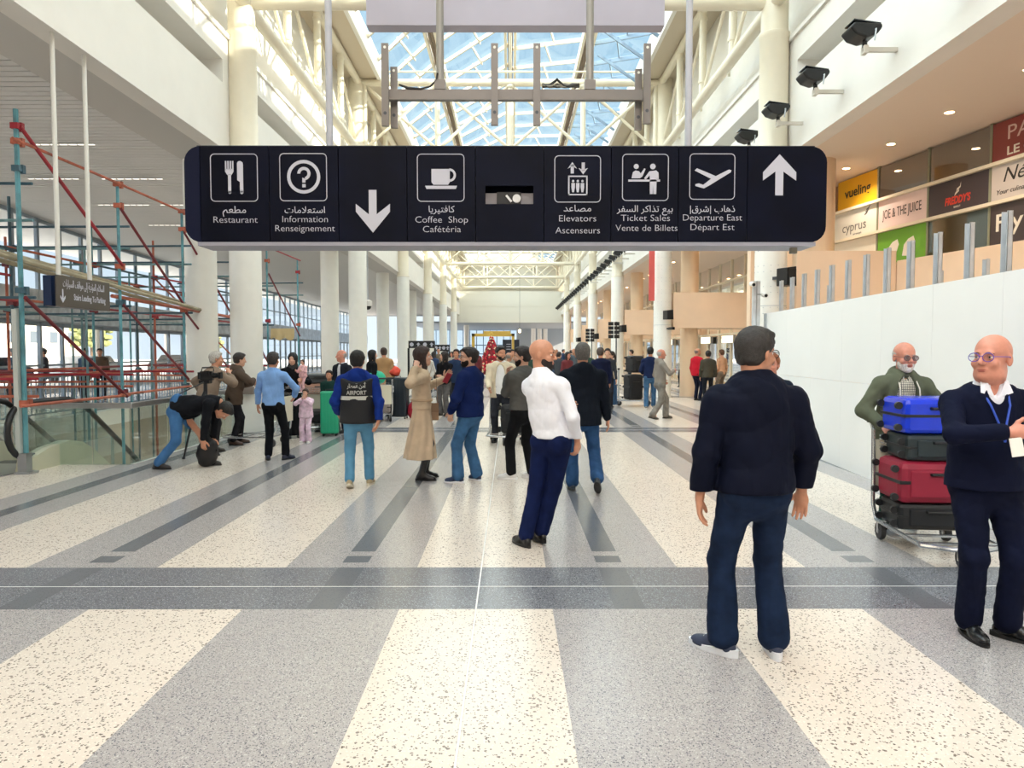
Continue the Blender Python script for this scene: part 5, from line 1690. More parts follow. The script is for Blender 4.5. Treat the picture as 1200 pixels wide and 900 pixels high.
# ------------------------------------------------------------------ small fittings
t = thing('dome_camera', 'white dome camera hanging on a thin rod between the left columns', 'camera', (P(432, 358, 28.8).x, 28.8, 0))
z = P(432, 358, 28.8).z
MB().tube((0, 0, z + 0.1), (0, 0, 5.6), 0.015, 8).build('rod', STEEL, t, True)
MB().lathe([(0.06, z + 0.22), (0.16, z + 0.16), (0.17, z - 0.02), (0.15, z - 0.04)], 16).build('housing', WHITE, t, True)
MB().ell((0, 0, z - 0.05), (0.13, 0.13, 0.13), 14, 8).build('dome', BLACK, t, True)
def speaker(px, py, Y, w_, h_, lab, rz=0.4):
    p = P(px, py, Y)
    t = thing('wall_speaker', lab, 'speaker', (p.x, p.y, p.z), rz)
    m = MB().prism([(-w_ / 2, -h_ / 2), (w_ / 2, -h_ / 2), (w_ / 2 * 0.9, h_ / 2), (-w_ / 2, h_ / 2 * 0.8)], facing(0, 0, 0), 0.26)
    m.build('cabinet', BLACK, t, bevel=0.01)
    MB().box(-w_ / 2 + 0.03, w_ / 2 - 0.03, -0.272, -0.262, -h_ / 2 + 0.03, h_ / 2 - 0.06).build('grille', mat('grille', '1d1e20', 0.8), t)
    MB().box(w_ / 2 * 0.6, w_ / 2 * 0.6 + 0.05, -0.02, 0.3, -0.03, 0.03).build('bracket', DKSTEEL, t)
speaker(914, 325, 14.3, 0.27, 0.38, 'black speaker mounted right of the near right column, above the hoarding', 0.5)
speaker(780, 369, 25.3, 0.27, 0.34, 'black speaker on the second right column')
speaker(728, 385, 36.2, 0.30, 0.36, 'black speaker on the third right column, beside the screens')
speaker(697, 394, 47, 0.32, 0.36, 'small black speaker on the fourth right column')
speaker(677, 398, 58, 0.33, 0.36, 'tiny black speaker on the fifth right column')
speaker(784, 495 - 110, 25.3, 0.1, 0.1, 'tiny black box under the second column speaker')
def screens(px, py, Y, n, lab):
    p = P(px, py, Y)
    t = thing('screen_stand', lab, 'screen', (p.x, p.y, 0))
    MB().tube((0.1, 0, 0), (0.1, 0, p.z + 0.4), 0.03, 8).build('pole', DKSTEEL, t, True)
    MB().lathe([(0.25, 0), (0.25, 0.03), (0.03, 0.05)], 16, (0.1, 0, 0)).build('base', DKSTEEL, t, True)
    for i in range(n):
        for s_ in (-0.16, 0.12):
            z = p.z + (i - (n - 1) / 2) * 0.2
            MB().box(s_ - 0.12, s_ + 0.12, -0.08, 0.02, z - 0.085, z + 0.085).build('monitor', BLACK, t)
screens(719.5, 387, 34.5, 4, 'stack of small dark monitors on a pole by the third right column')
screens(691.5, 393, 44, 4, 'smaller stack of dark monitors on a pole by the fourth right column')
def board(px0, px1, py0, py1, Y, lab, n=4, legs=True):
    a, b = P(px0, py0, Y), P(px1, py1, Y)
    t = thing('pictogram_board', lab, 'sign', ((a.x + b.x) / 2, Y, 0))
    w_ = (b.x - a.x) / 2
    MB().box(-w_, w_, -0.06, 0.06, b.z, a.z).build('board', BLACK, t)
    for i in range(n):
        x = -w_ + (i + 0.5) * 2 * w_ / n
        zc = (a.z + b.z) / 2
        m = MB()
        h = (a.z - b.z) * 0.28
        M = facing(x, -0.061, zc)
        if i % 2: m.prism([(-h, 0), (0, h), (h, 0), (h * 0.4, 0), (h * 0.4, -h), (-h * 0.4, -h), (-h * 0.4, 0)][::-1], M, 0.005)
        else: m.prism([(h * cos(q * pi / 4), h * sin(q * pi / 4)) for q in range(8)], M, 0.005)
        m.build('pictogram', SYM, t)
    for s_ in (-1, 1) if legs else ():
        MB().box(s_ * w_ - 0.04, s_ * w_ + 0.04, -0.05, 0.05, 0, b.z).build('leg', BLACK, t)
board(479, 510, 399.5, 408, 31, 'black board of white pictograms on legs, nearer of the two at left')
board(509, 527, 404, 411.5, 40, 'black board of white pictograms behind and right of its taller twin')
board(612, 622, 408, 413, 60, 'small black sign board in the far hall right of the gold arch', 3)
t = thing('departure_screens', 'pair of tall dark screens in front of the gold arch', 'screen', (P(600, 0, 58).x, 58, 0))
for px0, px1 in ((589, 599.5), (602.5, 608.5)):
    a, b = P(px0, 398, 58), P(px1, 421, 58)
    MB().box(a.x - t.location.x, b.x - t.location.x, 0, 0.15, 0.0, a.z).build('screen_panel', mat('screen_navy', '1c2230', 0.3), t)
for i in range(3):
    MB().box(-0.45, -0.1, -0.02, 0, 1.75 + 0.2 * i, 1.79 + 0.2 * i).build('text_bar', SYM, t)
# gold arch
GOLD = mat('gold_paint', 'd8b45a', 0.35, metal=0.5)
ga = thing('gold_arch', 'gold square arch frame in the far hall behind the red tree', 'arch', (P(578, 0, 64).x, 64, 0))
za = P(578, 391, 64).z
w_ = 25 / F * 64
MB().box(-w_, -w_ + 0.25, -0.15, 0.15, 0, za).build('arch_post', GOLD, ga)
MB().box(w_ - 0.25, w_, -0.15, 0.15, 0, za).build('arch_post', GOLD, ga)
MB().box(-w_, w_, -0.15, 0.15, za - 0.25, za).build('arch_beam', GOLD, ga)
MB().box(-w_ * 0.45, w_ * 0.8, -0.15, 0.15, za, za + 0.22).build('arch_crest', GOLD, ga)
# Christmas tree
ct = thing('christmas_tree', 'tall Christmas tree covered in red flowers and baubles', 'tree', (P(576, 0, 45).x, 45, 0))
ht = P(576, 392, 45).z
random.seed(3)
MB().lathe([(0.85, 0.2), (0.75, 0.6), (0.50, ht * 0.55), (0.25, ht * 0.8), (0.03, ht - 0.1)], 20).build('boughs', mat('red_boughs', '7d1420', 0.8, noise=0.5, scale=5, bump=0.6, bscale=8), ct, True)
MB().lathe([(0.2, 0.0), (0.2, 0.3)], 12).build('trunk', mat('bark', '6b5744', 0.9), ct)
BALL = [MB().ell((0, 0, 0), (0.075, 0.075, 0.075), 8, 6).mesh('bauble') for _ in range(3)]
for b_, c_ in zip(BALL, ('c01a2c', 'e04a50', 'e8d0a8')):
    b_.materials.append(mat('bauble_' + c_, c_, 0.25))
for i in range(240):
    h = random.random() ** 1.3
    z = 0.3 + h * (ht - 0.4)
    r = 0.88 * (1 - h) ** 1.05 + 0.03
    a = random.uniform(pi, 2 * pi) if i % 4 else random.uniform(0, pi)
    o = bpy.data.objects.new('bauble', BALL[min(2, int(random.random() ** 1.5 * 3))]); COL.objects.link(o); o.parent = ct
    o.location = (r * cos(a), r * sin(a), z)
MB().ell((0, 0, ht), (0.12, 0.05, 0.15), 8, 6).build('tree_topper', GOLD, ct)
t = thing('wall_lamp', 'small glowing pendant lamp right of the gold arch', 'light', (P(609, 0, 66).x, 66, P(609, 388, 66).z))
MB().ell((0, 0, 0), (0.13, 0.13, 0.16), 12, 8).build('bulb', mat('warm_lamp_small', 'ffd9a0', 0.5, emit=6), t, True)
MB().tube((0, 0, 0.15), (0, 0, 8.6 - t.location.z), 0.012, 6).build('cord', DKSTEEL, t)
# fire alarm bell on the left wall
t = thing('alarm_bell', 'small yellow alarm fitting on the upper left wall', 'alarm', (-5.88, 16.6, P(338, 93, 16.6).z))
MB().lathe([(0.0, 0.0), (0.10, 0.01), (0.09, 0.06), (0.04, 0.09)], 14, (0, 0, 0), Matrix.Rotation(pi / 2, 3, 'Y')).build('cover', mat('alarm_yellow', 'c8bc2a', 0.4), t, True)

# ------------------------------------------------------------------ trolleys and luggage
CHROME = mat('trolley_steel', 'c4c6c8', 0.25, metal=0.85)
def trolley(loc, rz, lab, panel='ddd8c2', z=0.0):
    """baggage cart; the pusher stands on the local -y side"""
    t = thing('luggage_trolley', lab, 'trolley', (loc[0], loc[1], z), radians(rz))
    for s_ in (-0.3, 0.3):
        MB().path([(s_, 0.55, 0.17), (s_, -0.30, 0.17), (s_, -0.38, 0.30), (s_ * 0.95, -0.45, 0.95), (s_ * 0.9, -0.55, 1.02)], 0.018, 8).build('side_tube', CHROME, t, True)
    MB().path([(-0.3, 0.55, 0.17), (-0.12, 0.66, 0.17), (0.12, 0.66, 0.17), (0.3, 0.55, 0.17)], 0.018, 8).build('front_bumper', CHROME, t, True)
    for y in (-0.25, 0.0, 0.25, 0.5):
        MB().box(-0.29, 0.29, y - 0.02, y + 0.02, 0.165, 0.18).build('deck_slat', CHROME, t)
    h = MB().tube((-0.30, -0.55, 1.02), (0.30, -0.55, 1.02), 0.02, 10).build('handle', BLACK, t, True)
    MB().box(-0.27, 0.27, -0.44, -0.425, 0.42, 0.86).build('advert_panel', mat('panel_' + panel, panel, 0.5), t)
    m = MB()
    for q in range(5):
        m.path([(-0.24, -0.42 + 0.0, 0.9 - q * 0.03), (-0.24, -0.22, 0.9 - q * 0.03), (0.24, -0.22, 0.9 - q * 0.03), (0.24, -0.42, 0.9 - q * 0.03)], 0.004, 5)
    for q in range(9):
        x = -0.24 + 0.06 * q
        m.tube((x, -0.22, 0.78), (x, -0.22, 0.9), 0.004, 5)
    m.build('wire_basket', CHROME, t)['kind'] = 'stuff'
    for x, y in ((-0.27, -0.28), (0.27, -0.28), (0.0, 0.56)):
        w = MB().lathe([(0.03, -0.018), (0.075, -0.02), (0.08, 0.0), (0.075, 0.02), (0.03, 0.018)], 16, (x, y, 0.08), Matrix.Rotation(pi / 2, 3, 'Y')).build('wheel', mat('wheel_rubber', '3c3d3f', 0.6), t, True)
        MB().box(x - 0.03, x - 0.022, y - 0.02, y + 0.02, 0.06, 0.17).box(x + 0.022, x + 0.03, y - 0.02, y + 0.02, 0.06, 0.17).build('fork', CHROME, w)
        MB().lathe([(0.028, -0.022), (0.028, 0.022)], 10, (x, y, 0.08), Matrix.Rotation(pi / 2, 3, 'Y')).build('hub', CHROME, w)
    return t
def case(loc, dims, rz, c, lab, style='hard', up='z', rough=0.35, group=None):
    """suitcase; dims = width, depth, height as it sits. wheels on -x end when lying, below when upright"""
    t = thing('suitcase', lab, 'suitcase', loc, radians(rz), group)
    w_, d_, h_ = dims
    mc = mat('case_' + c, c, rough, noise=0.06, scale=8, bump=0.1, bscale=120)
    MB().box(-w_ / 2, w_ / 2, -d_ / 2, d_ / 2, 0, h_).build('shell', mc, t, bevel=min(w_, d_, h_) * 0.16)
    dk = mat('case_trim', '17181b', 0.5)
    if up == 'flat':
        MB().box(-w_ / 2 - 0.004, w_ / 2 + 0.004, -d_ / 2 - 0.004, d_ / 2 + 0.004, h_ * 0.47, h_ * 0.55).build('zip_band', dk, t, bevel=0.003)
        MB().path([(-0.1, -d_ / 2, h_ * 0.72), (-0.1, -d_ / 2 - 0.03, h_ * 0.72), (0.1, -d_ / 2 - 0.03, h_ * 0.72), (0.1, -d_ / 2, h_ * 0.72)], 0.012, 8).build('carry_handle', dk, t, True)
        for y in (-d_ / 2 + 0.05, d_ / 2 - 0.05):
            for z in (0.05, h_ - 0.06):
                MB().lathe([(0.012, -0.015), (0.03, -0.015), (0.03, 0.015), (0.012, 0.015)], 12, (-w_ / 2 - 0.025, y, z), Matrix.Rotation(pi / 2, 3, 'X')).build('wheel', dk, t, True)
        for k in range(4) if style == 'hard' else ():
            z0 = h_ * (0.12 + 0.22 * k)
            if abs(z0 - h_ * 0.5) < 0.03: continue
            MB().box(-w_ / 2 + 0.05, w_ / 2 - 0.05, -d_ / 2 - 0.004, d_ / 2 + 0.004, z0, z0 + 0.012).build('rib', mc, t)
        if style == 'soft':
            MB().box(-w_ / 2 + 0.08, w_ / 2 - 0.08, -d_ / 2 - 0.015, -d_ / 2 + 0.01, h_ * 0.15, h_ * 0.8).build('front_pocket', mat('case_pocket_' + c, c, 0.7), t, bevel=0.012)
    else:
        MB().box(-w_ / 2 - 0.004, w_ / 2 + 0.004, -0.008, 0.008, 0.03, h_ + 0.004).build('zip_band', dk, t)
        for k in range(5):
            x = -w_ / 2 + w_ * (k + 0.7) / 5.4
            MB().box(x - 0.012, x + 0.012, -d_ / 2 - 0.005, -d_ / 2 + 0.01, 0.06, h_ - 0.06).build('rib', mc, t)
        for x in (-w_ / 2 + 0.05, w_ / 2 - 0.05):
            for y in (-d_ / 2 + 0.05, d_ / 2 - 0.05):
                MB().ell((x, y, -0.022), (0.02, 0.028, 0.028), 10, 6).build('wheel', dk, t, True)
        MB().path([(-0.08, 0, h_), (-0.08, 0, h_ + 0.03), (0.08, 0, h_ + 0.03), (0.08, 0, h_)], 0.01, 8).build('carry_handle', dk, t, True)
    return t
# near trolley on the right, piled with four suitcases
TX, TY = 3.50, 6.02
nt_ = trolley((TX - 0.02, TY - 0.05), 174, 'steel luggage trolley stacked with four suitcases at the right')
case((TX, TY, 0.185), (0.62, 0.40, 0.22), -6, '15171b', 'black suitcase at the bottom of the right trolley stack', 'soft', 'flat', 0.45)
case((TX, TY, 0.41), (0.66, 0.46, 0.34), -4, '8c1430', 'maroon suitcase lying second from the bottom of the right trolley stack', 'soft', 'flat', 0.55)
case((TX + 0.03, TY, 0.755), (0.60, 0.42, 0.215), -5, '1e2a2e', 'black and dark teal suitcase between the maroon and the blue one', 'soft', 'flat', 0.5)
case((TX + 0.0, TY, 0.975), (0.62, 0.42, 0.29), -3, '1238d0', 'bright blue hard suitcase on top of the right trolley stack', 'hard', 'flat', 0.22)
# trolleys at left
def Pg(px, py):
    x, y = ground(px, py)
    return x, y
lt = Pg(368, 507)
trolley(lt, 180, 'trolley with cream panel and basket behind the little girl in pink')
case((lt[0] + 0.02, lt[1] + 0.15, 0.2), (0.5, 0.6, 0.25), 0, '18191c', 'black case low on the trolley behind the girl in pink', 'soft', 'flat', 0.5)
case((lt[0] + 0.02, lt[1] + 0.62, 0.75), (0.72, 0.5, 0.22), 0, 'b98a74', 'brown pink case on the trolley behind the girl in pink', 'soft', 'flat', 0.6)
case((lt[0] + 0.02, lt[1] + 0.62, 0.98), (0.78, 0.5, 0.18), 0, '4a4c4c', 'dark grey case on top of the trolley behind the girl', 'hard', 'flat', 0.5)
case((lt[0] - 0.02, lt[1] + 1.0, 0.0), (0.45, 0.35, 0.72), 0, '2a2c2e', 'dark case standing behind the trolley of the girl in pink', 'soft', 'z', 0.6)
b = Pg(386, 511)
case((b[0], b[1], 0.05), (0.34, 0.22, 0.82), 5, '1fa37a', 'tall emerald green suitcase standing beside the bald man in a suit', 'hard', 'z', 0.4)
b = Pg(456, 495)
trolley((b[0] - 0.35, b[1] + 0.3), 20, 'trolley loaded with bags behind the man in the reflective vest')
case((b[0] + 0.05, b[1] + 0.9, 0.05), (0.52, 0.3, 0.95), -8, '1d2730', 'large dark navy suitcase standing left of the woman in the trench coat', 'hard', 'z', 0.4)
case((b[0] - 0.35, b[1] + 0.5, 0.2), (0.55, 0.6, 0.25), 12, 'a79c98', 'pale taupe case lying low on the bag trolley', 'soft', 'flat', 0.6)
case((b[0] - 0.35, b[1] + 0.5, 0.46), (0.52, 0.55, 0.2), 18, '4a2430', 'dark plum case on the bag trolley', 'soft', 'flat', 0.6)
case((b[0] - 0.30, b[1] + 0.5, 0.67), (0.6, 0.5, 0.16), 15, 'c9ccd2', 'silver case on the bag trolley under the bundles', 'hard', 'flat', 0.4)
def bundle(loc, r, c, lab, nm='bag'):
    t = thing(nm, lab, 'bag', loc)
    S = SDF().ell((0, 0, r[2] * 0.9), r).ell((r[0] * 0.4, 0, r[2] * 1.2), (r[0] * 0.6, r[1] * 0.8, r[2] * 0.8), k=0.05).ell((0, 0, r[2] * 1.9), (r[0] * 0.25, r[1] * 0.3, r[2] * 0.4), k=0.04)
    S.folds(0.02, 22, seed=len(lab)).cut((0, 0, 0), (0, 0, -1))
    S.build('bag_body', mat('bundle_' + c, c, 0.7, bump=0.2), t, 0.03)
    MB().path([(-r[0] * 0.3, 0, r[2] * 1.9), (-r[0] * 0.1, 0, r[2] * 2.4), (r[0] * 0.2, 0, r[2] * 1.9)], 0.015, 6).build('strap', BLACK, t, True)
bundle((b[0] - 0.45, b[1] + 0.55, 0.84), (0.25, 0.2, 0.16), '25b08a', 'green bundle tied on top of the bag trolley')
bundle((b[0] - 0.02, b[1] + 0.95, 1.04), (0.12, 0.12, 0.10), 'e0503c', 'red orange bundle on the navy suitcase')
bundle((b[0] - 0.9, b[1] + 0.6, 0.0), (0.3, 0.3, 0.42), '6b625c', 'taupe duffel bag standing left of the bag trolley')
bundle((b[0] + 0.45, b[1] + 0.9, 0.0), (0.15, 0.2, 0.22), 'a01a30', 'small crimson bag behind the trench coat')
tj = Pg(592, 522)
trolley((tj[0], tj[1] + 0.45), 178, 'trolley with cream panel in front of the man in the cream cardigan')
case((tj[0] + 0.12, tj[1] + 0.25, 0.2), (0.40, 0.5, 0.5), 0, '17181c', 'black bag standing on the trolley of the man in the cream cardigan', 'soft', 'flat', 0.6)
# trolley held by the man in the blue sweater
tb = Pg(303, 527)
trolley((tb[0] - 0.12, tb[1] + 0.5), 84, 'trolley seen edge on at the left hand of the man in the blue sweater')
# right side: stroller stack and rope posts near the second right column
b = Pg(752, 476)
trolley((b[0] - 0.1, b[1]), 75, 'trolley with dark cases beside the man in navy near the second right column')
case((b[0] - 0.25, b[1], 0.2), (0.45, 0.5, 0.75), 15, '1c1c1f', 'black suitcase standing on the trolley beside the man in navy', 'soft', 'flat', 0.6)
case((b[0] - 0.2, b[1] + 0.05, 1.0), (0.42, 0.42, 0.5), 25, '26282c', 'black bag piled on the suitcase beside the man in navy', 'soft', 'flat', 0.6)
for i, (px, py, h) in enumerate(((725, 468, 1.0), (734, 470, 0.45), (739, 470, 0.45))):
    b = Pg(px, py)
    t = thing('barrier_post', ['tall thin steel barrier post right of the woman in the cream top', 'short barrier post left of its twin', 'short barrier post right of its twin'][i], 'post', (b[0], b[1], 0))
    MB().lathe([(0.16, 0), (0.16, 0.02), (0.03, 0.05), (0.025, h), (0.035, h + 0.03)], 14).build('post_tube', STEEL, t, True)
    MB().lathe([(0.04, h), (0.04, h + 0.06)], 12).build('post_cap', BLACK, t, True)
# camera on its tripod at left
b = Pg(236, 538)
tp = thing('tripod', 'black camera tripod standing over the bent man at left', 'tripod', (b[0], b[1], 0))
top = P(247, 447, b[1]).z
for (dx, dy) in ((-0.27, -0.05), (0.12, 0.30), (0.26, -0.22)):
    l = MB().path([(dx, dy, 0.015), (dx * 0.55, dy * 0.55, 0.55), (0.06, 0, top - 0.12)], [0.014, 0.018, 0.02], 8).build('leg', BLACK, tp, True)
    MB().ell((dx, dy, 0.02), (0.03, 0.03, 0.02), 10, 6).build('foot', BLACK, l, True)
MB().tube((0.06, 0, top - 0.3), (0.06, 0, top), 0.03, 10).build('column', BLACK, tp, True)
MB().box(-0.02, 0.14, -0.05, 0.06, top - 0.03, top + 0.02).build('head', BLACK, tp)
MB().tube((0.06, -0.05, top - 0.01), (-0.25, -0.35, top - 0.2), 0.010, 6).build('pan_handle', BLACK, tp, True)
vc = thing('video_camera', 'black shoulder video camera mounted on the tripod', 'camera', (b[0] + 0.08, b[1], top + 0.021))
vc.scale = (0.62, 0.62, 0.8)
MB().box(-0.14, 0.16, -0.06, 0.06, 0, 0.17).build('camera_body', BLACK, vc, bevel=0.01)
MB().tube((0.15, 0, 0.09), (0.32, 0, 0.09), 0.05, 14).build('lens', mat('lens_black', '1d1f22', 0.25), vc, True)
MB().box(0.31, 0.37, -0.075, 0.075, 0.03, 0.15).build('lens_hood', BLACK, vc)
MB().path([(-0.12, 0, 0.17), (-0.10, 0, 0.235), (0.17, 0, 0.24), (0.18, 0, 0.17)], 0.014, 8).build('carry_handle', BLACK, vc, True)
MB().box(-0.02, 0.1, -0.12, -0.06, 0.10, 0.18).build('viewfinder', BLACK, vc)
MB().box(-0.2, -0.14, -0.045, 0.045, 0.02, 0.15).build('battery', mat('lens_black', '1d1f22', 0.25), vc)
b2 = Pg(234, 549)
bundle((b2[0] + 0.02, b2[1] + 0.15, 0.0), (0.13, 0.15, 0.2), '1c1a1c', 'black camera bag on the floor between the bent man and the tripod', 'camera_bag')

# red banner and the steel post with small cameras beside the near right column
a, b = P(762, 292, 25.0), P(768.5, 352, 25.0)
t = thing('banner', 'narrow red banner hanging at the left edge of the second right column', 'banner', ((a.x + b.x) / 2, 25.35, 0))
MB().box(-0.10, 0.10, -0.01, 0.01, b.z, a.z).build('cloth', mat('banner_red', 'e0625e', 0.7), t)
MB().box(-0.12, 0.12, -0.02, 0.02, a.z, a.z + 0.04).build('rail', STEEL, t)
q = P(885, 330, 13.7)
t = thing('steel_post', 'pale steel post with two small cameras at the left end of the hoarding', 'post', (q.x, 13.7, 0))
MB().box(-0.07, 0.07, -0.03, 0.03, 0, q.z).build('channel', GALV, t)
MB().box(-0.01, 0.01, -0.04, -0.03, 0, q.z).build('channel_rib', STEEL, t)
for dx, dz in ((-0.10, -0.05), (0.13, -0.25)):
    m = MB().tube((dx, -0.02, q.z + dz), (dx, -0.16, q.z + dz - 0.03), 0.045, 12).build('small_camera', WHITE, t, True)
    MB().tube((dx, -0.155, q.z + dz - 0.029), (dx, -0.17, q.z + dz - 0.032), 0.03, 12).build('lens', BLACK, m, True)
    MB().box(min(0, dx), max(0, dx), -0.03, 0.0, q.z + dz - 0.01, q.z + dz + 0.01).build('bracket', STEEL, m)
# ------------------------------------------------------------------ people, nearest first
# man in the navy jacket, back to us
x, y = 878 , 773
gx, gy = ground(x, y)
pA, jA = person('man in a navy jacket and dark jeans seen from behind, nearest the camera', ((886 - 598) / F * 3.86, 3.86), 4, 1.765, 0.0065, 'tan',
    hair=dict(c='2e2a28', t=0.010), brow='3a3430', glasses='1d1d20', glasses_w=1,
    head=(-62, -4), head_off=(0.005, 0.02, 0.160), neck=1.1,
    top=dict(c='0a0f22', mk='_nylon', hem=0.895, puff=0.024, collar=0.045, collar_w=0.012, cuff=1, rough=0.7, fold=0.013, ff=14, depth=0.80, flare=0.162, aw=1.02, name='jacket'), wide=1.10, fat=1.05,
    hl=(-0.285, 0.03, 0.85), hr=(0.30, 0.08, 0.865), el=(-0.55, -0.8, 0), er=(0.6, -0.8, 0), dl=(0.04, 0.06, -1), dr=(0.10, 0.25, -1), nl=(0.9, -0.45, 0), nr=(-0.6, -0.75, 0), tl=(0.3, 1, 0), tr=(-0.5, 0.6, 0), curl=0.4,
    legs=dict(c='18263f', w=1.04, hem=0.078, noise=0.35), fl=(-0.145, 0.03, 0, 38), fr=(0.125, -0.01, 0, -12),
    shoes=dict(c='2f3850', sole='dfe2e8', thick=0.034, z=1.08, laces=1))
# bald man in the navy sweater at the right edge
pB, jB = person('bald man with purple glasses, navy sweater and white collar at the right edge', ((1160 - 598) / F * 4.15, 4.15), 172, 1.725, 0.006, 'pink',
    head=(-52, 3), head_off=(0.0, 0.035, 0.165), hs=1.16, chubby=1, neck=1.25, glasses='5546b4', brow='4a3a34', beard='9a7a70' if False else None,
    top=dict(c='0c1128', hem=0.88, puff=0.010, vneck=0.095, fold=0.006, ff=15, collar_w=0.0, name='sweater', depth=0.85), fat=1.18, wide=1.08, belly=0.05,
    under=dict(c='e9e9f2', neckr=0.074, ntop=0.05, v=0.07, low=0.1),
    hr=(0.05, 0.34, 1.235), er=(1, 0.15, -0.55), dr=(-0.85, 0.35, 0.12), nr=(0, -1, -0.2), tr=(0, 0.3, 1), curlr=0.9,
    hl=(-0.24, 0.30, 1.16), el=(-1, -0.6, -0.2), dl=(0.3, 0.9, 0.3), nl=(1, 0, 0), tl=(0, 0, 1), curll=0.6,
    legs=dict(c='0d1228', w=1.06, hem=0.066, noise=0.2), fl=(-0.115, 0.04, 0, 52), fr=(0.085, 0.02, 0, 4),
    shoes=dict(c='191a1c', sole='101010', rough=0.25, z=1.02))
nb_, f_, r_, hpB = jB['nb'], jB['f'], jB['r'], jB['hp']
# collar wings, lanyard and badge
for s_ in (-1, 1):
    q = [nb_ + Vector((s_ * 0.012, 0.100, -0.055)), nb_ + Vector((s_ * 0.085, 0.100, -0.030)), nb_ + Vector((s_ * 0.072, 0.060, 0.045)), nb_ + Vector((s_ * 0.045, 0.085, 0.030))]
    m = MB().add([v for v in q] + [v + Vector((0, 0.006, 0)) for v in q], [(0, 1, 2, 3), (7, 6, 5, 4), (0, 4, 5, 1), (1, 5, 6, 2), (2, 6, 7, 3), (3, 7, 4, 0)])
    m.build('collar_wing', mat('e9e9f2_cloth', 'e9e9f2', 0.8), pB)
    m = MB().path([nb_ + Vector((s_ * 0.070, 0.07, -0.01)), nb_ + Vector((s_ * 0.050, 0.145, -0.10)), nb_ + Vector((s_ * 0.02, 0.175, -0.20)), nb_ + Vector((0.0, 0.205, -0.30))], 0.006, 6)
    m.build('lanyard', mat('lanyard_blue', '2c4fb8', 0.6), pB)
w_ = jB['J']['r']['wr']
M = facing(0.03, 0.375, 1.16, (0, 1, 0.1))
MB().prism([(-0.032, -0.05), (0.032, -0.05), (0.032, 0.05), (-0.032, 0.05)], M @ Matrix.Rotation(0.15, 4, 'Z'), 0.003).build('badge', mat('badge_white', 'f0ece4', 0.4), pB)
MB().box(-0.012, 0.03, 0.155, 0.165, 0.90, 0.925).build('belt_buckle', STEEL, pB)
ph = thing('phone', 'pale phone held by the bald man at the right picture edge', 'phone', (0, 0, 0))
s = 1.725 / 1.75
Rm = Matrix.Rotation(radians(172), 3, 'Z')
pt = Rm @ (Vector((-0.13, 0.44, 1.30)) * s)
ph.location = (pB.location.x + pt.x, pB.location.y + pt.y, pt.z)
ph.rotation_euler = (radians(35), radians(20), radians(30))
MB().box(-0.038, 0.038, -0.005, 0.005, -0.075, 0.075).build('case', mat('phone_case', 'd0cfd8', 0.3), ph, bevel=0.004)
# old man in the olive hooded jacket behind the trolley
def check_shirt():
    m = mat('checked_shirt', 'd8d4c4', 0.8)
    nt = m.node_tree
    b = nt.nodes['Principled BSDF']
    tcn = nt.nodes.new('ShaderNodeTexCoord')
    sp = nt.nodes.new('ShaderNodeSeparateXYZ'); nt.links.new(tcn.outputs['Object'], sp.inputs[0])
    prev = None
    for ax_ in (0, 2):
        mm = nt.nodes.new('ShaderNodeMath'); mm.operation = 'MULTIPLY'; mm.inputs[1].default_value = 62
        nt.links.new(sp.outputs[ax_], mm.inputs[0])
        fr = nt.nodes.new('ShaderNodeMath'); fr.operation = 'FRACT'; nt.links.new(mm.outputs[0], fr.inputs[0])
        lt = nt.nodes.new('ShaderNodeMath'); lt.operation = 'LESS_THAN'; lt.inputs[1].default_value = 0.30; nt.links.new(fr.outputs[0], lt.inputs[0])
        if prev is None: prev = lt
        else:
            mx_ = nt.nodes.new('ShaderNodeMath'); mx_.operation = 'MAXIMUM'
            nt.links.new(prev.outputs[0], mx_.inputs[0]); nt.links.new(lt.outputs[0], mx_.inputs[1]); prev = mx_
    mx = nt.nodes.new('ShaderNodeMix'); mx.data_type = 'RGBA'
    mx.inputs[6].default_value = (*srgb('dcd8c8'), 1); mx.inputs[7].default_value = (*srgb('4c5048'), 1)
    nt.links.new(prev.outputs[0], mx.inputs[0]); nt.links.new(mx.outputs[2], b.inputs['Base Color'])
    return m
pC, jC = person('elderly man in an olive hooded jacket and checked shirt behind the trolley', ((1056 - 598) / F * 6.62, 6.62), 176, 1.72, 0.0075, 'pink',
    head=(4, -4), hair=dict(c='b8b2ac', style='fringe'), beard='d8d2cc', brow='a8a29c', shades=1, glasses='6a4a48', hs=1.14, chest=(0, 0.03, 1.30),
    top=dict(c='5c6150', hem=0.80, puff=0.022, open=0.100, open_low=0.03, fold=0.010, ff=16, hood=1, cuff=1), under=dict(m=check_shirt(), v=0.06, neckr=0.070), fat=1.10, wide=1.05,
    hr=(0.24, 0.24, 1.0), er=(1, -0.6, -0.3), dr=(-0.2, 0.7, -0.7), nr=(0, -0.5, -1), tr=(-1, 0, 0), curl=1.0, hl=(-0.24, 0.24, 1.02), el=(-1, -0.5, -0.3),
    legs=dict(c='15392f', w=1.05, hem=0.075), fr=(0.20, 0.25, 0, 10), fl=(-0.12, -0.06, 0, -5), shoes=dict(c='b9bdc6', sole='e8e8e8'))
MB().path([jC['nb'] + Vector((0.075, 0.075, -0.02)), jC['nb'] + Vector((0.085, 0.15, -0.12)), jC['nb'] + Vector((0.09, 0.175, -0.3)), jC['nb'] + Vector((0.095, 0.18, -0.48))], 0.006, 6).build('zip_edge', mat('zip_pale', 'd8d4c8', 0.5), pC)
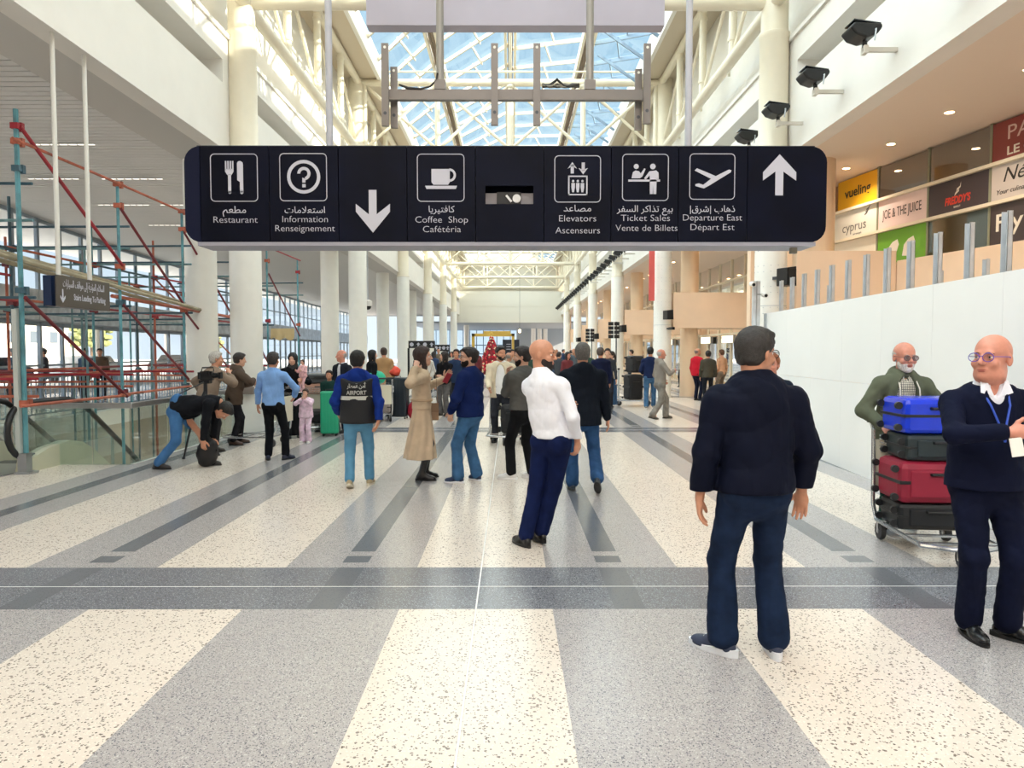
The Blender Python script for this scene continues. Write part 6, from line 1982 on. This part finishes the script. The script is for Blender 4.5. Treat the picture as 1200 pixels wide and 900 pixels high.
MB().path([jC['nb'] + Vector((-0.075, 0.075, -0.02)), jC['nb'] + Vector((-0.085, 0.15, -0.12)), jC['nb'] + Vector((-0.09, 0.175, -0.3)), jC['nb'] + Vector((-0.095, 0.18, -0.48))], 0.006, 6).build('zip_edge', mat('zip_pale', 'd8d4c8', 0.5), pC)
# man in the white shirt
person('bald bearded man in a white shirt and navy trousers, one hand in his pocket', ((642 - 598) / F * 6.05, 6.05), -32, 1.735, 0.0075, 'tan',
    head=(-72, -3), beard='2c211d', brow='2c211d',
    pelvis=(0.03, 0.02, 0.935), chest=(-0.02, -0.03, 1.315),
    top=dict(c='f1f1f8', hem=0.93, puff=0.006, collar=0.035, fold=0.008, ff=20, name='shirt', rough=0.7, noise=0.02, cuff=1), fat=0.98, wide=0.98, shl=(0.03, 0.03, -0.02),
    hr=(0.235, 0.09, 0.90), er=(0.9, -1.0, 0), dr=(-0.15, 0.15, -1), hl=(-0.05, 0.40, 1.17), el=(0.5, 0, -1), dl=(0.1, 0.9, 0), nl=(1, 0, 0), tl=(0, 0, 1), curl=0.7,
    legs=dict(c='121d44', w=0.96, hem=0.066), fl=(-0.16, -0.10, 0.0, 62), fr=(-0.10, 0.06, 0.0, 58), shoes=dict(c='121214', sole='0c0c0c', rough=0.3))
cup = thing('coffee_cup', 'paper coffee cup held by the man in the white shirt', 'cup', tuple(P(667, 478, 6.42)))
MB().lathe([(0.028, 0), (0.038, 0.09)], 16).build('cup_body', mat('cup_tan', 'b8927a', 0.6), cup, True)
MB().lathe([(0.041, 0.088), (0.041, 0.098), (0.034, 0.102)], 16).build('lid', mat('cup_lid', 'efe8e0', 0.4), cup, True)
# man in the dark hooded coat
person('grey haired man in a dark hooded coat and jeans walking away, heel lifted', ((683 - 598) / F * 8.4, 8.4), 2, 1.73, 0.0085, 'tan',
    hair=dict(c='5e5a56', t=0.009), head=(-8, 0), neck=1.1,
    top=dict(c='121822', hem=0.80, puff=0.022, hood=1, fold=0.010, ff=14, depth=0.85, flare=0.175), fat=1.12, wide=1.12,
    hr=(0.31, 0.06, 0.83), hl=(-0.28, 0.2, 0.95), legs=dict(c='2f4f78', w=1.05, hem=0.072), fl=(-0.10, 0.14, 0.0, 4), fr=(0.155, -0.16, 0.10, -14, -38), shoes=dict(c='23303e', sole='3a3a3a'))
# man in the blue jacket facing the woman
person('bearded man in a royal blue jacket and jeans facing the woman in the trench coat', ((551 - 598) / F * 9.05, 9.05), 62, 1.68, 0.009, 'light',
    head=(38, 2), glasses='3a2f2a', beard='241a16', brow='241a16', hair=dict(c='211814', t=0.013),
    top=dict(c='122252', hem=0.865, puff=0.024, collar=0.03, fold=0.011, ff=15, cuff=1), wide=1.05, fat=1.08,
    hl=(-0.21, 0.17, 0.93), el=(-1, -0.7, 0), dl=(0.2, 0.2, -1), hr=(0.22, 0.20, 0.92), er=(1, -0.6, 0), dr=(-0.2, 0.2, -1),
    under=dict(c='d8d0c4', low=-0.09), legs=dict(c='3d648c', w=1.04, hem=0.074), fl=(-0.13, 0.10, 0, 12), fr=(0.13, -0.03, 0, -25), shoes=dict(c='1f3050', sole='e6e6ea'))
# woman in the trench coat
pG, jG = person('woman with long brown hair in a beige trench coat holding a phone', ((494 - 598) / F * 9.25, 9.25), -72, 1.69, 0.0085, 'light',
    head=(-16, 2), hair=dict(c='33201a', style='long', t=0.016), brow='33201a', wide=0.90, fat=0.88,
    top=dict(c='c9b297', hem=0.94, puff=0.018, collar=0.02, open=0.04, fold=0.008, ff=20, name='coat_top'), under=dict(c='8a7866'),
    skirt=dict(c='c9b297', hem=0.29, r=0.285, pleats=9, amp=0.014, dy=-0.03, name='coat_skirt'),
    hl=(-0.20, 0.36, 1.33), el=(-1, 0.3, -0.8), dl=(0.2, 0.6, 0.8), nl=(1, 0, 0), tl=(0, -0.3, 1), hr=(0.22, -0.12, 1.50), er=(0.8, -0.9, -0.5), dr=(-0.6, 0.3, 0.6), nr=(-1, 0, 0), tr=(0, 0.5, 0.5),
    legs=dict(c='26202a', w=0.78, hem=0.045, top=-0.36), fl=(-0.07, 0.05, 0, 10), fr=(0.08, -0.03, 0, -22), shoes=dict(c='131214', sole='101010', boot=0.26, rough=0.3))
MB().path([Vector((cos(a) * 0.152, sin(a) * 0.125, 1.06)) for a in [2 * pi * q / 24 for q in range(24)]], 0.022, 8, closed=True).build('belt', mat('trench_belt', 'b39a7c', 0.8), pG, True)
ph = thing('phone', 'red cased phone in the raised hand of the woman in the trench coat', 'phone', (0, 0, 0), 0)
MB().box(-0.036, 0.036, -0.005, 0.005, -0.07, 0.07).build('case', mat('phone_red', 'b8404a', 0.4), ph)
ph.location = P(524, 443, 9.2)
ph.rotation_euler = (0.5, 0.3, 0.6)
hb = thing('handbag', 'tan leather shoulder bag hanging at the trench coat woman\'s hip', 'bag', (*P(507, 478, 9.35)[:2], P(507, 478, 9.35).z - 0.16), radians(10))
hb.scale = (0.45, 0.55, 0.9)
MB().prism([(-0.17, 0), (0.17, 0), (0.15, 0.24), (-0.15, 0.24)], facing(0, 0.06, 0), 0.12).build('bag_body', mat('tan_leather', '9a7a5c', 0.45), hb, bevel=0.02)
MB().prism([(-0.16, 0.12), (0.16, 0.12), (0.155, 0.25), (-0.155, 0.25)], facing(0, -0.07, 0), 0.008).build('flap', mat('tan_leather_dark', '87684c', 0.45), hb)
MB().path([(-0.14, 0, 0.23), (-0.12, -0.0, 0.6), (0.0, 0.02, 0.80), (0.10, 0.0, 0.6), (0.14, 0, 0.23)], 0.008, 6).build('strap', mat('tan_leather_dark', '87684c', 0.45), hb, True)
# man in the reflective vest
pH, jH = person('man in a black vest with white lettering over a blue hooded jacket, walking away', ((419 - 598) / F * 8.75, 8.75), 6, 1.64, 0.0085, 'tan',
    hair=dict(c='181514', t=0.012), head=(-6, 0), wide=1.10, fat=1.12,
    top=dict(c='15307e', hem=0.88, puff=0.018, hood=1, fold=0.010, ff=16, cuff=1),
    hl=(-0.27, 0.15, 0.95), hr=(0.27, -0.13, 0.86), er=(1, -0.3, 0), dr=(-0.3, -0.4, -0.9), legs=dict(c='5b8fb0', w=1.0, hem=0.060, noise=0.12), fl=(-0.10, -0.12, 0.02, 0, -22), fr=(0.13, 0.12, 0, -10), shoes=dict(c='a89878', sole='d8d0bc'))
T = SDF()
T.cone((0, 0.0, 0.88), (0, 0, 1.10), 0.228, 0.215, flat=((0, 1, 0), 0.80), k=0.04)
T.cone((0, 0, 1.10), (0, -0.005, 1.34), 0.215, 0.222, flat=((0, 1, 0), 0.80), k=0.04)
T.cone((-0.15, -0.005, 1.37), (0.15, -0.005, 1.37), 0.082, 0.082, k=0.04)
T.folds(0.006, 14, seed=3)
T.cut((0, 0, 0.83), (0, 0, -1)); T.cut((0, 0, 1.425), (0, -0.2, 1)); T.cut((0, -0.10, 1.40), (0, -0.6, 1))
T.build('vest', mat('vest_black', '101218', 0.7, bump=0.2, bscale=200), pH, 0.011)
def vest_curve(me_, off):
    for v in me_.vertices:
        v.co.y = -sqrt(max(0.0, 1 - (v.co.x / 0.235) ** 2)) * (0.182 + off)
VM = facing(0, 0, 1.30)
for s_, w0, z0, ar in (('أمن المطار', 0.24, 1.292, True), ('AIRPORT', 0.25, 1.205, False)):
    o = text(arabic(s_) if ar else s_, 0.072, facing(0, 0, z0), mat('reflective_white', 'e6e6e2', 0.4), pH, width=w0, bold=0.002)
    vest_curve(o.data, 0.004)
m = MB()
n = 24
vs = []
for i in range(n + 1):
    a = pi + pi * i / n
    for z in (1.135, 1.185):
        vs.append((0.226 * cos(a), 0.184 * sin(a), z))
m.add(vs, [(2 * i, 2 * i + 2, 2 * i + 3, 2 * i + 1) for i in range(n)])
m.build('reflective_band', mat('reflective_grey', 'c2c2bc', 0.35), pH, True)
# man in the grey jacket, hand at chin
person('bearded man in a grey jacket and black trousers with a hand at his chin', ((613 - 598) / F * 9.25, 9.25), 38, 1.69, 0.009, 'light',
    head=(42, -4), beard='1f1713', brow='1f1713', hair=dict(c='241a17', t=0.014),
    top=dict(c='5b5a57', hem=0.93, puff=0.018, fold=0.010, ff=16, collar=0.02), wide=1.05, fat=1.05,
    hl=(-0.07, 0.24, 1.38), el=(-0.1, 0.3, -1), dl=(0.1, 0.0, 1), nl=(0.3, -1, 0), curl=0.8, hr=(0.18, 0.30, 1.0), er=(1, -0.5, 0),
    legs=dict(c='17181b', w=1.02, hem=0.062), fl=(-0.13, 0.08, 0, 40), fr=(0.13, -0.04, 0, 8), shoes=dict(c='dcdcdc', sole='f0f0f0'))
# man in the cream cardigan behind the trolley
person('man in a cream cardigan and white shirt standing behind a trolley', ((587 - 598) / F * 13.1, 13.1), 176, 1.72, 0.011, 'tan',
    head=(30, -4), beard='241a16', hair=dict(c='1d1614', t=0.012), top=dict(c='d9cab0', hem=0.82, puff=0.02, open=0.10, open_low=0.1), under=dict(c='ececec', low=-0.05), wide=1.1, fat=1.1,
    hr=(0.18, 0.34, 1.0), hl=(-0.18, 0.34, 1.0), legs=dict(c='33353c'), shoes=dict(c='222222'))
# man in the light blue sweater
pK, jK = person('man in a light blue sweater and black trousers seen from behind, holding a trolley', ((320 - 598) / F * 10.9, 10.9), -4, 1.62, 0.010, 'tan',
    hair=dict(c='2b221f', t=0.009), head=(-4, 0), wide=1.03, fat=1.0, top=dict(c='7fa6dc', hem=0.90, puff=0.010, fold=0.008, ff=20, name='sweater', collar=0.02),
    hl=(-0.33, 0.16, 0.86), el=(-1, -0.3, 0), hr=(0.24, 0.28, 1.02), er=(1, -0.5, 0), legs=dict(c='121318', w=0.98, hem=0.062), fl=(-0.10, 0.0, 0, 25), fr=(0.17, 0.05, 0, -28), shoes=dict(c='1a2038', sole='14161c'))
# man bending over
person('man in jeans and a dark top bending over a bag beside the tripod', ((210 - 598) / F * 10.2, 10.2), -84, 1.70, 0.009, 'tan',
    pelvis=(0, -0.02, 0.86), chest=(0, 0.40, 0.93), head=(0, -75), head_off=(0, 0.06, -0.13), hair=dict(c='1a1614', t=0.012),
    top=dict(c='17181d', hem=0.60, puff=0.012, fold=0.010, ff=18), hl=(-0.12, 0.42, 0.36), hr=(0.14, 0.36, 0.40), el=(-1, 0, 0), er=(1, 0, 0), dl=(0, 0, -1), dr=(0, 0, -1),
    legs=dict(c='4470a0', w=1.0, hem=0.066, top=0.06, noise=0.15), fl=(-0.17, 0.33, 0, -5), fr=(0.12, -0.28, 0, -10), shoes=dict(c='2a2624', sole='1c1c1c'))
# camera operator and his companion
person('camera operator in a tan jacket leaning on the rail behind the tripod', (-4.93, 11.75), -38, 1.66, 0.011, 'tan',
    chest=(0, 0.12, 1.28), head=(-25, 0), hair=dict(c='b9b2aa', t=0.008), top=dict(c='8a7868', hem=0.78, puff=0.028, fold=0.012, ff=16), hl=(-0.30, 0.10, 0.98), el=(-1, -0.5, 0), hr=(0.16, 0.34, 1.36), er=(1, 0, -1),
    legs=dict(c='2c2a2c', w=1.05), fl=(-0.12, 0, 0, 10), fr=(0.12, 0.05, 0, -10), shoes=dict(c='2a2018'))
person('person in a brown jacket behind the video camera with arms folded on it', (-4.86, 12.75), -60, 1.62, 0.011, 'light',
    chest=(0, 0.06, 1.29), head=(6, -6), hair=dict(c='2a211d', t=0.012), top=dict(c='54463c', hem=0.76, puff=0.03, hood=1, fold=0.012, ff=16), hr=(0.10, 0.34, 1.22), er=(1, 0.2, -0.5), hl=(-0.1, 0.36, 1.15), el=(-1, 0, -1),
    legs=dict(c='1f1e22', w=1.0), fl=(-0.10, 0.1, 0, 5), fr=(0.16, -0.06, 0, -30), shoes=dict(c='4a352a'))
# family by the trolleys at left
person('woman in a black robe and headscarf behind the man in the blue sweater', (*ground(343, 513),), -150, 1.60, 0.012, 'light',
    head=(-30, -5), hair=dict(c='131316', style='scarf'), top=dict(c='131316', hem=0.9, puff=0.02), skirt=dict(c='131316', hem=0.06, r=0.27), hl=(-0.12, 0.33, 1.20), el=(-1, 0, -1), hr=(0.15, 0.3, 1.1), shoes=dict(c='101010'))
person('baby in pink held by the woman in the black robe', (ground(343, 513)[0] + 0.26, ground(343, 513)[1] - 0.22), 150, 0.62, 0.016, 'light',
    z=0.86, hair=dict(c='3a2a22'), top=dict(c='e6b8bc', hem=0.86, puff=0.02), legs=dict(c='e6b8bc'), shoes=dict(c='e8e0e0'), fat=1.3, wide=1.15, hand_size=1.1, hl=(-0.2, 0.3, 1.2), hr=(0.2, 0.3, 1.2))
person('little girl in a pale pink tracksuit facing the camera with hands at her mouth', ((358 - 598) / F * 13.0, 13.0), 176, 0.96, 0.014, 'light',
    hair=dict(c='4a3026', t=0.018), head=(0, -4), fat=1.2, wide=1.05, neck=0.8, hand_size=1.0, top=dict(c='e2c6d8', hem=0.82, puff=0.03, cuff=1), hl=(-0.05, 0.20, 1.44), el=(-1, 0.1, -0.7), dl=(0.3, 0, 1), hr=(0.05, 0.20, 1.44), er=(1, 0.1, -0.7), dr=(-0.3, 0, 1),
    legs=dict(c='e2c6d8', w=1.2, hem=0.085), shoes=dict(c='ece6e2', sole='f2f2f2', z=1.2))
person('bald man in a dark suit and white shirt beside the green suitcase', (*ground(401, 507),), 150, 1.66, 0.012, 'pink',
    head=(-30, 0), hair=dict(c='b8a8a0', style='fringe'), top=dict(c='20242e', hem=0.80, puff=0.016, open=0.05), under=dict(c='e0e0e4'), hl=(-0.24, 0.12, 0.86), legs=dict(c='22293a'), shoes=dict(c='151515'))
person('small child in a dark coat between the green suitcase and the suited man', ((386 - 598) / F * 14.4, 14.4), 178, 1.25, 0.014, 'tan',
    hair=dict(c='241a16', t=0.015), top=dict(c='1d3a36', hem=0.84, puff=0.03), legs=dict(c='23262e'), shoes=dict(c='222222'), hl=(-0.1, 0.22, 1.1), hr=(0.1, 0.22, 1.1))
person('dark haired woman in black standing by the bag trolley at left', ((436 - 598) / F * 17.3, 17.3), -60, 1.66, 0.015, 'light',
    hair=dict(c='1a1614', style='long'), top=dict(c='16171b', hem=0.8, puff=0.02), legs=dict(c='1d1e24'), shoes=dict(c='111111'))
person('person in a camel coat behind the luggage pile at left', ((450 - 598) / F * 19.5, 19.5), 20, 1.72, 0.015, 'tan',
    hair=dict(c='3a2a22'), top=dict(c='b08a62', hem=0.6, puff=0.03, flare=0.21), legs=dict(c='2a2a2e'), shoes=dict(c='111111'))
person('woman in black with grey trousers standing behind the trench coat woman', (*ground(521, 487),), 150, 1.62, 0.014, 'light',
    head=(-60, 0), hair=dict(c='231a17', style='long'), top=dict(c='17171b', hem=0.86, puff=0.015), legs=dict(c='5c5a5a', w=1.1, hem=0.08), hl=(-0.1, 0.3, 1.1), shoes=dict(c='1a1a1a'))
person('person with a crimson bag in a dark blue coat left of the blue jacket man', ((535 - 598) / F * 19.5, 19.5), 170, 1.68, 0.015, 'tan',
    hair=dict(c='2a2220'), top=dict(c='2a3a58', hem=0.82, puff=0.02), under=dict(c='a01c50'), legs=dict(c='2c2e34'), shoes=dict(c='111111'))
# right half
person('man in a long dark navy coat facing away beside the woman in the cream top', (*ground(704, 489),), 10, 1.72, 0.014, 'tan',
    head=(-30, 0), hair=dict(c='4a3c36', t=0.010), top=dict(c='171d38', hem=0.72, puff=0.022, flare=0.2), legs=dict(c='1d2238', w=1.0), fl=(-0.08, 0.06, 0, 5), shoes=dict(c='141414'))
person('young man with dark hair standing behind the long navy coat', ((712 - 598) / F * 20.5, 20.5), 170, 1.70, 0.015, 'light',
    hair=dict(c='1c1614', t=0.014), top=dict(c='3a4048', hem=0.86), legs=dict(c='2a2c34'), shoes=dict(c='202020'))
person('woman with a ponytail in a cream top and long denim skirt', (*ground(717, 477),), 110, 1.62, 0.014, 'light',
    hair=dict(c='2a1c18', t=0.012, tail=1), top=dict(c='d8cbb8', hem=0.90, puff=0.012), skirt=dict(c='3a5a80', hem=0.08, r=0.22), hl=(-0.12, 0.3, 1.05), hr=(0.12, 0.3, 1.05), shoes=dict(c='d0d0d0'))
person('man in a navy top and jeans walking toward the shops, back turned', (*ground(762, 479),), -12, 1.74, 0.013, 'tan',
    hair=dict(c='141212', t=0.012), top=dict(c='1c2748', hem=0.88, puff=0.015), hl=(-0.22, 0.22, 1.0), legs=dict(c='44688c', w=1.0, hem=0.066), fl=(-0.1, -0.12, 0, 0), fr=(0.1, 0.12, 0, -5), shoes=dict(c='8a8680', sole='e0e0e0'))
person('bald man in a grey tracksuit striding to the right near the second right column', (*ground(774, 491),), -78, 1.68, 0.012, 'pink',
    head=(-12, 0), hair=dict(c='b0a49c', style='fringe'), top=dict(c='8f877e', hem=0.90, puff=0.018, collar=0.02, hood=1), hr=(0.16, 0.30, 1.22), er=(1, -0.3, -1), hl=(-0.2, 0.16, 0.95),
    pelvis=(0, 0, 0.90), legs=dict(c='847f78', w=1.08, hem=0.075), fl=(-0.08, 0.18, 0, 4), fr=(0.10, -0.26, 0.02, -8, -14), shoes=dict(c='5a544c', sole='3a3632'))
person('person in a bright red jacket leaning at the peach column on the right', ((817 - 598) / F * 24.0, 24.0), -60, 1.72, 0.014, 'tan',
    head=(-20, 0), hair=dict(c='7a6a62', style='fringe'), top=dict(c='c01f30', hem=0.84, puff=0.03, hood=0), legs=dict(c='1d2030'), hr=(0.2, 0.12, 0.9), shoes=dict(c='141414'))
person('person in a dark olive jacket right of the red jacket', ((830 - 598) / F * 23.4, 23.4), -10, 1.64, 0.014, 'tan',
    hair=dict(c='171413', t=0.016), top=dict(c='4a463c', hem=0.84, puff=0.03), legs=dict(c='22252c'), shoes=dict(c='141414'))
person('person in pale peach clothes near the shop entrance at right', ((846 - 598) / F * 26, 26), 30, 1.68, 0.016, 'light',
    hair=dict(c='6a4a36'), top=dict(c='d8a888', hem=0.84), legs=dict(c='8a7a6a'), shoes=dict(c='303030'))
person('red haired person mostly hidden behind the man in the navy jacket', ((905 - 598) / F * 7.9, 7.9), 140, 1.61, 0.009, 'pink',
    head=(10, 0), hair=dict(c='9a5a38', t=0.012), top=dict(c='1c2433', hem=0.8, puff=0.02), legs=dict(c='242a36'), shoes=dict(c='1a1a1a'), wide=0.95)
# people outside the glass at left, seen as dim shapes
for i, (px, Yd, c, lab) in enumerate(((18, 21.5, '3f5a74', 'person in blue outside the left glass wall at the picture edge'), (52, 22.5, '4a4a50', 'person in grey outside the left glass wall, second from the edge'),
                                     (101, 23.5, '35485c', 'person in slate outside the glass behind the scaffold'), (118, 24.5, '6a5a50', 'person in brown outside the glass behind the scaffold braces'))):
    person(lab, ((px - 598) / F * Yd, Yd), 90 + i * 40, 1.72, 0.03, 'tan', hair=dict(c='2a2422'), top=dict(c=c, hem=0.85, puff=0.02), legs=dict(c='2c3038'), shoes=dict(c='222222'), z=0.0)
# distant crowd: a few different figures copied with their own clothes colours
random.seed(9)
protos = []
for i, (c, lc, hc, st_) in enumerate((('23262f', '262a36', '1b1614', 'short'), ('6a6660', '3a3c44', '2a211e', 'short'), ('8a4a44', '2a2c34', '201816', 'long'), ('c8c2b6', '4a5a74', '8a807a', 'fringe'))):
    r, _ = person('x', (0, 0), 0, 1.72, 0.024, ['tan', 'light', 'pink', 'olive'][i], hair=dict(c=hc, style=st_), top=dict(c=c, hem=0.84, puff=0.02), legs=dict(c=lc), shoes=dict(c='1a1a1a'), hl=(-0.24, 0.1 + 0.1 * (i % 2), 0.9 + 0.1 * i), hr=(0.25, 0.15, 0.9))
    protos.append((r, subtree(r)))
COLN = [('1d2230', 'dark navy'), ('3c3f45', 'charcoal'), ('6f2a30', 'dark red'), ('55606a', 'slate grey'), ('a79f92', 'stone'), ('2f4a3c', 'dark green'), ('24395e', 'blue'), ('7a6a58', 'brown'), ('c9c4bc', 'off-white'), ('141518', 'black')]
spots = [q for q in [(492, 26), (547, 24), (556, 27), (572, 22), (566, 33), (596, 19), (600, 25), (622, 20), (632, 24), (640, 30), (634, 36), (626, 33), (648, 40), (652, 34), (560, 40), (541, 38), (530, 34), (620, 44), (608, 38), (590, 30), (586, 44), (615, 28), (630, 50), (644, 46), (655, 27), (665, 24), (672, 31), (681, 38), (669, 44), (508, 30), (514, 38), (500, 22), (583, 52), (598, 50), (612, 52), (552, 52), (640, 56), (524, 46), (690, 30), (660, 52), (740, 34), (800, 33), (752, 44)] if not (560 < q[0] < 590 and q[1] < 46)]
for i, (px, Yd) in enumerate(spots):
    r, tr_ = protos[i % 4]
    cc, cn = COLN[i % 10]
    where = ('left of the hall axis' if px < 570 else ('near the gold arch' if px < 625 else 'right of the hall axis')) + (', nearer' if Yd < 29 else ', farther' if Yd < 41 else ', farthest')
    lab = 'distant %s in %s top %s' % (['dark haired person', 'brown haired person', 'long haired person', 'balding person'][i % 4], cn, where)
    if i < 4:
        nr = r
        nr['label'] = lab; ch = tr_
    else:
        nr = copy_tree(r, None, None, lab, tr_)
        ch = subtree(nr)
    nr.location = ((px - 598) / F * Yd, Yd, 0)
    nr.rotation_euler = (0, 0, random.uniform(0, 6.28))
    k = random.uniform(0.93, 1.03) * 1.70 / 1.75
    nr.scale = (k, k, k)
    nr['group'] = 'distant crowd'
    for q in nr.children:
        if q.name.startswith('jacket'):
            q.material_slots[0].link = 'OBJECT'
            q.material_slots[0].material = mat('crowd_' + cc, cc, 0.85)
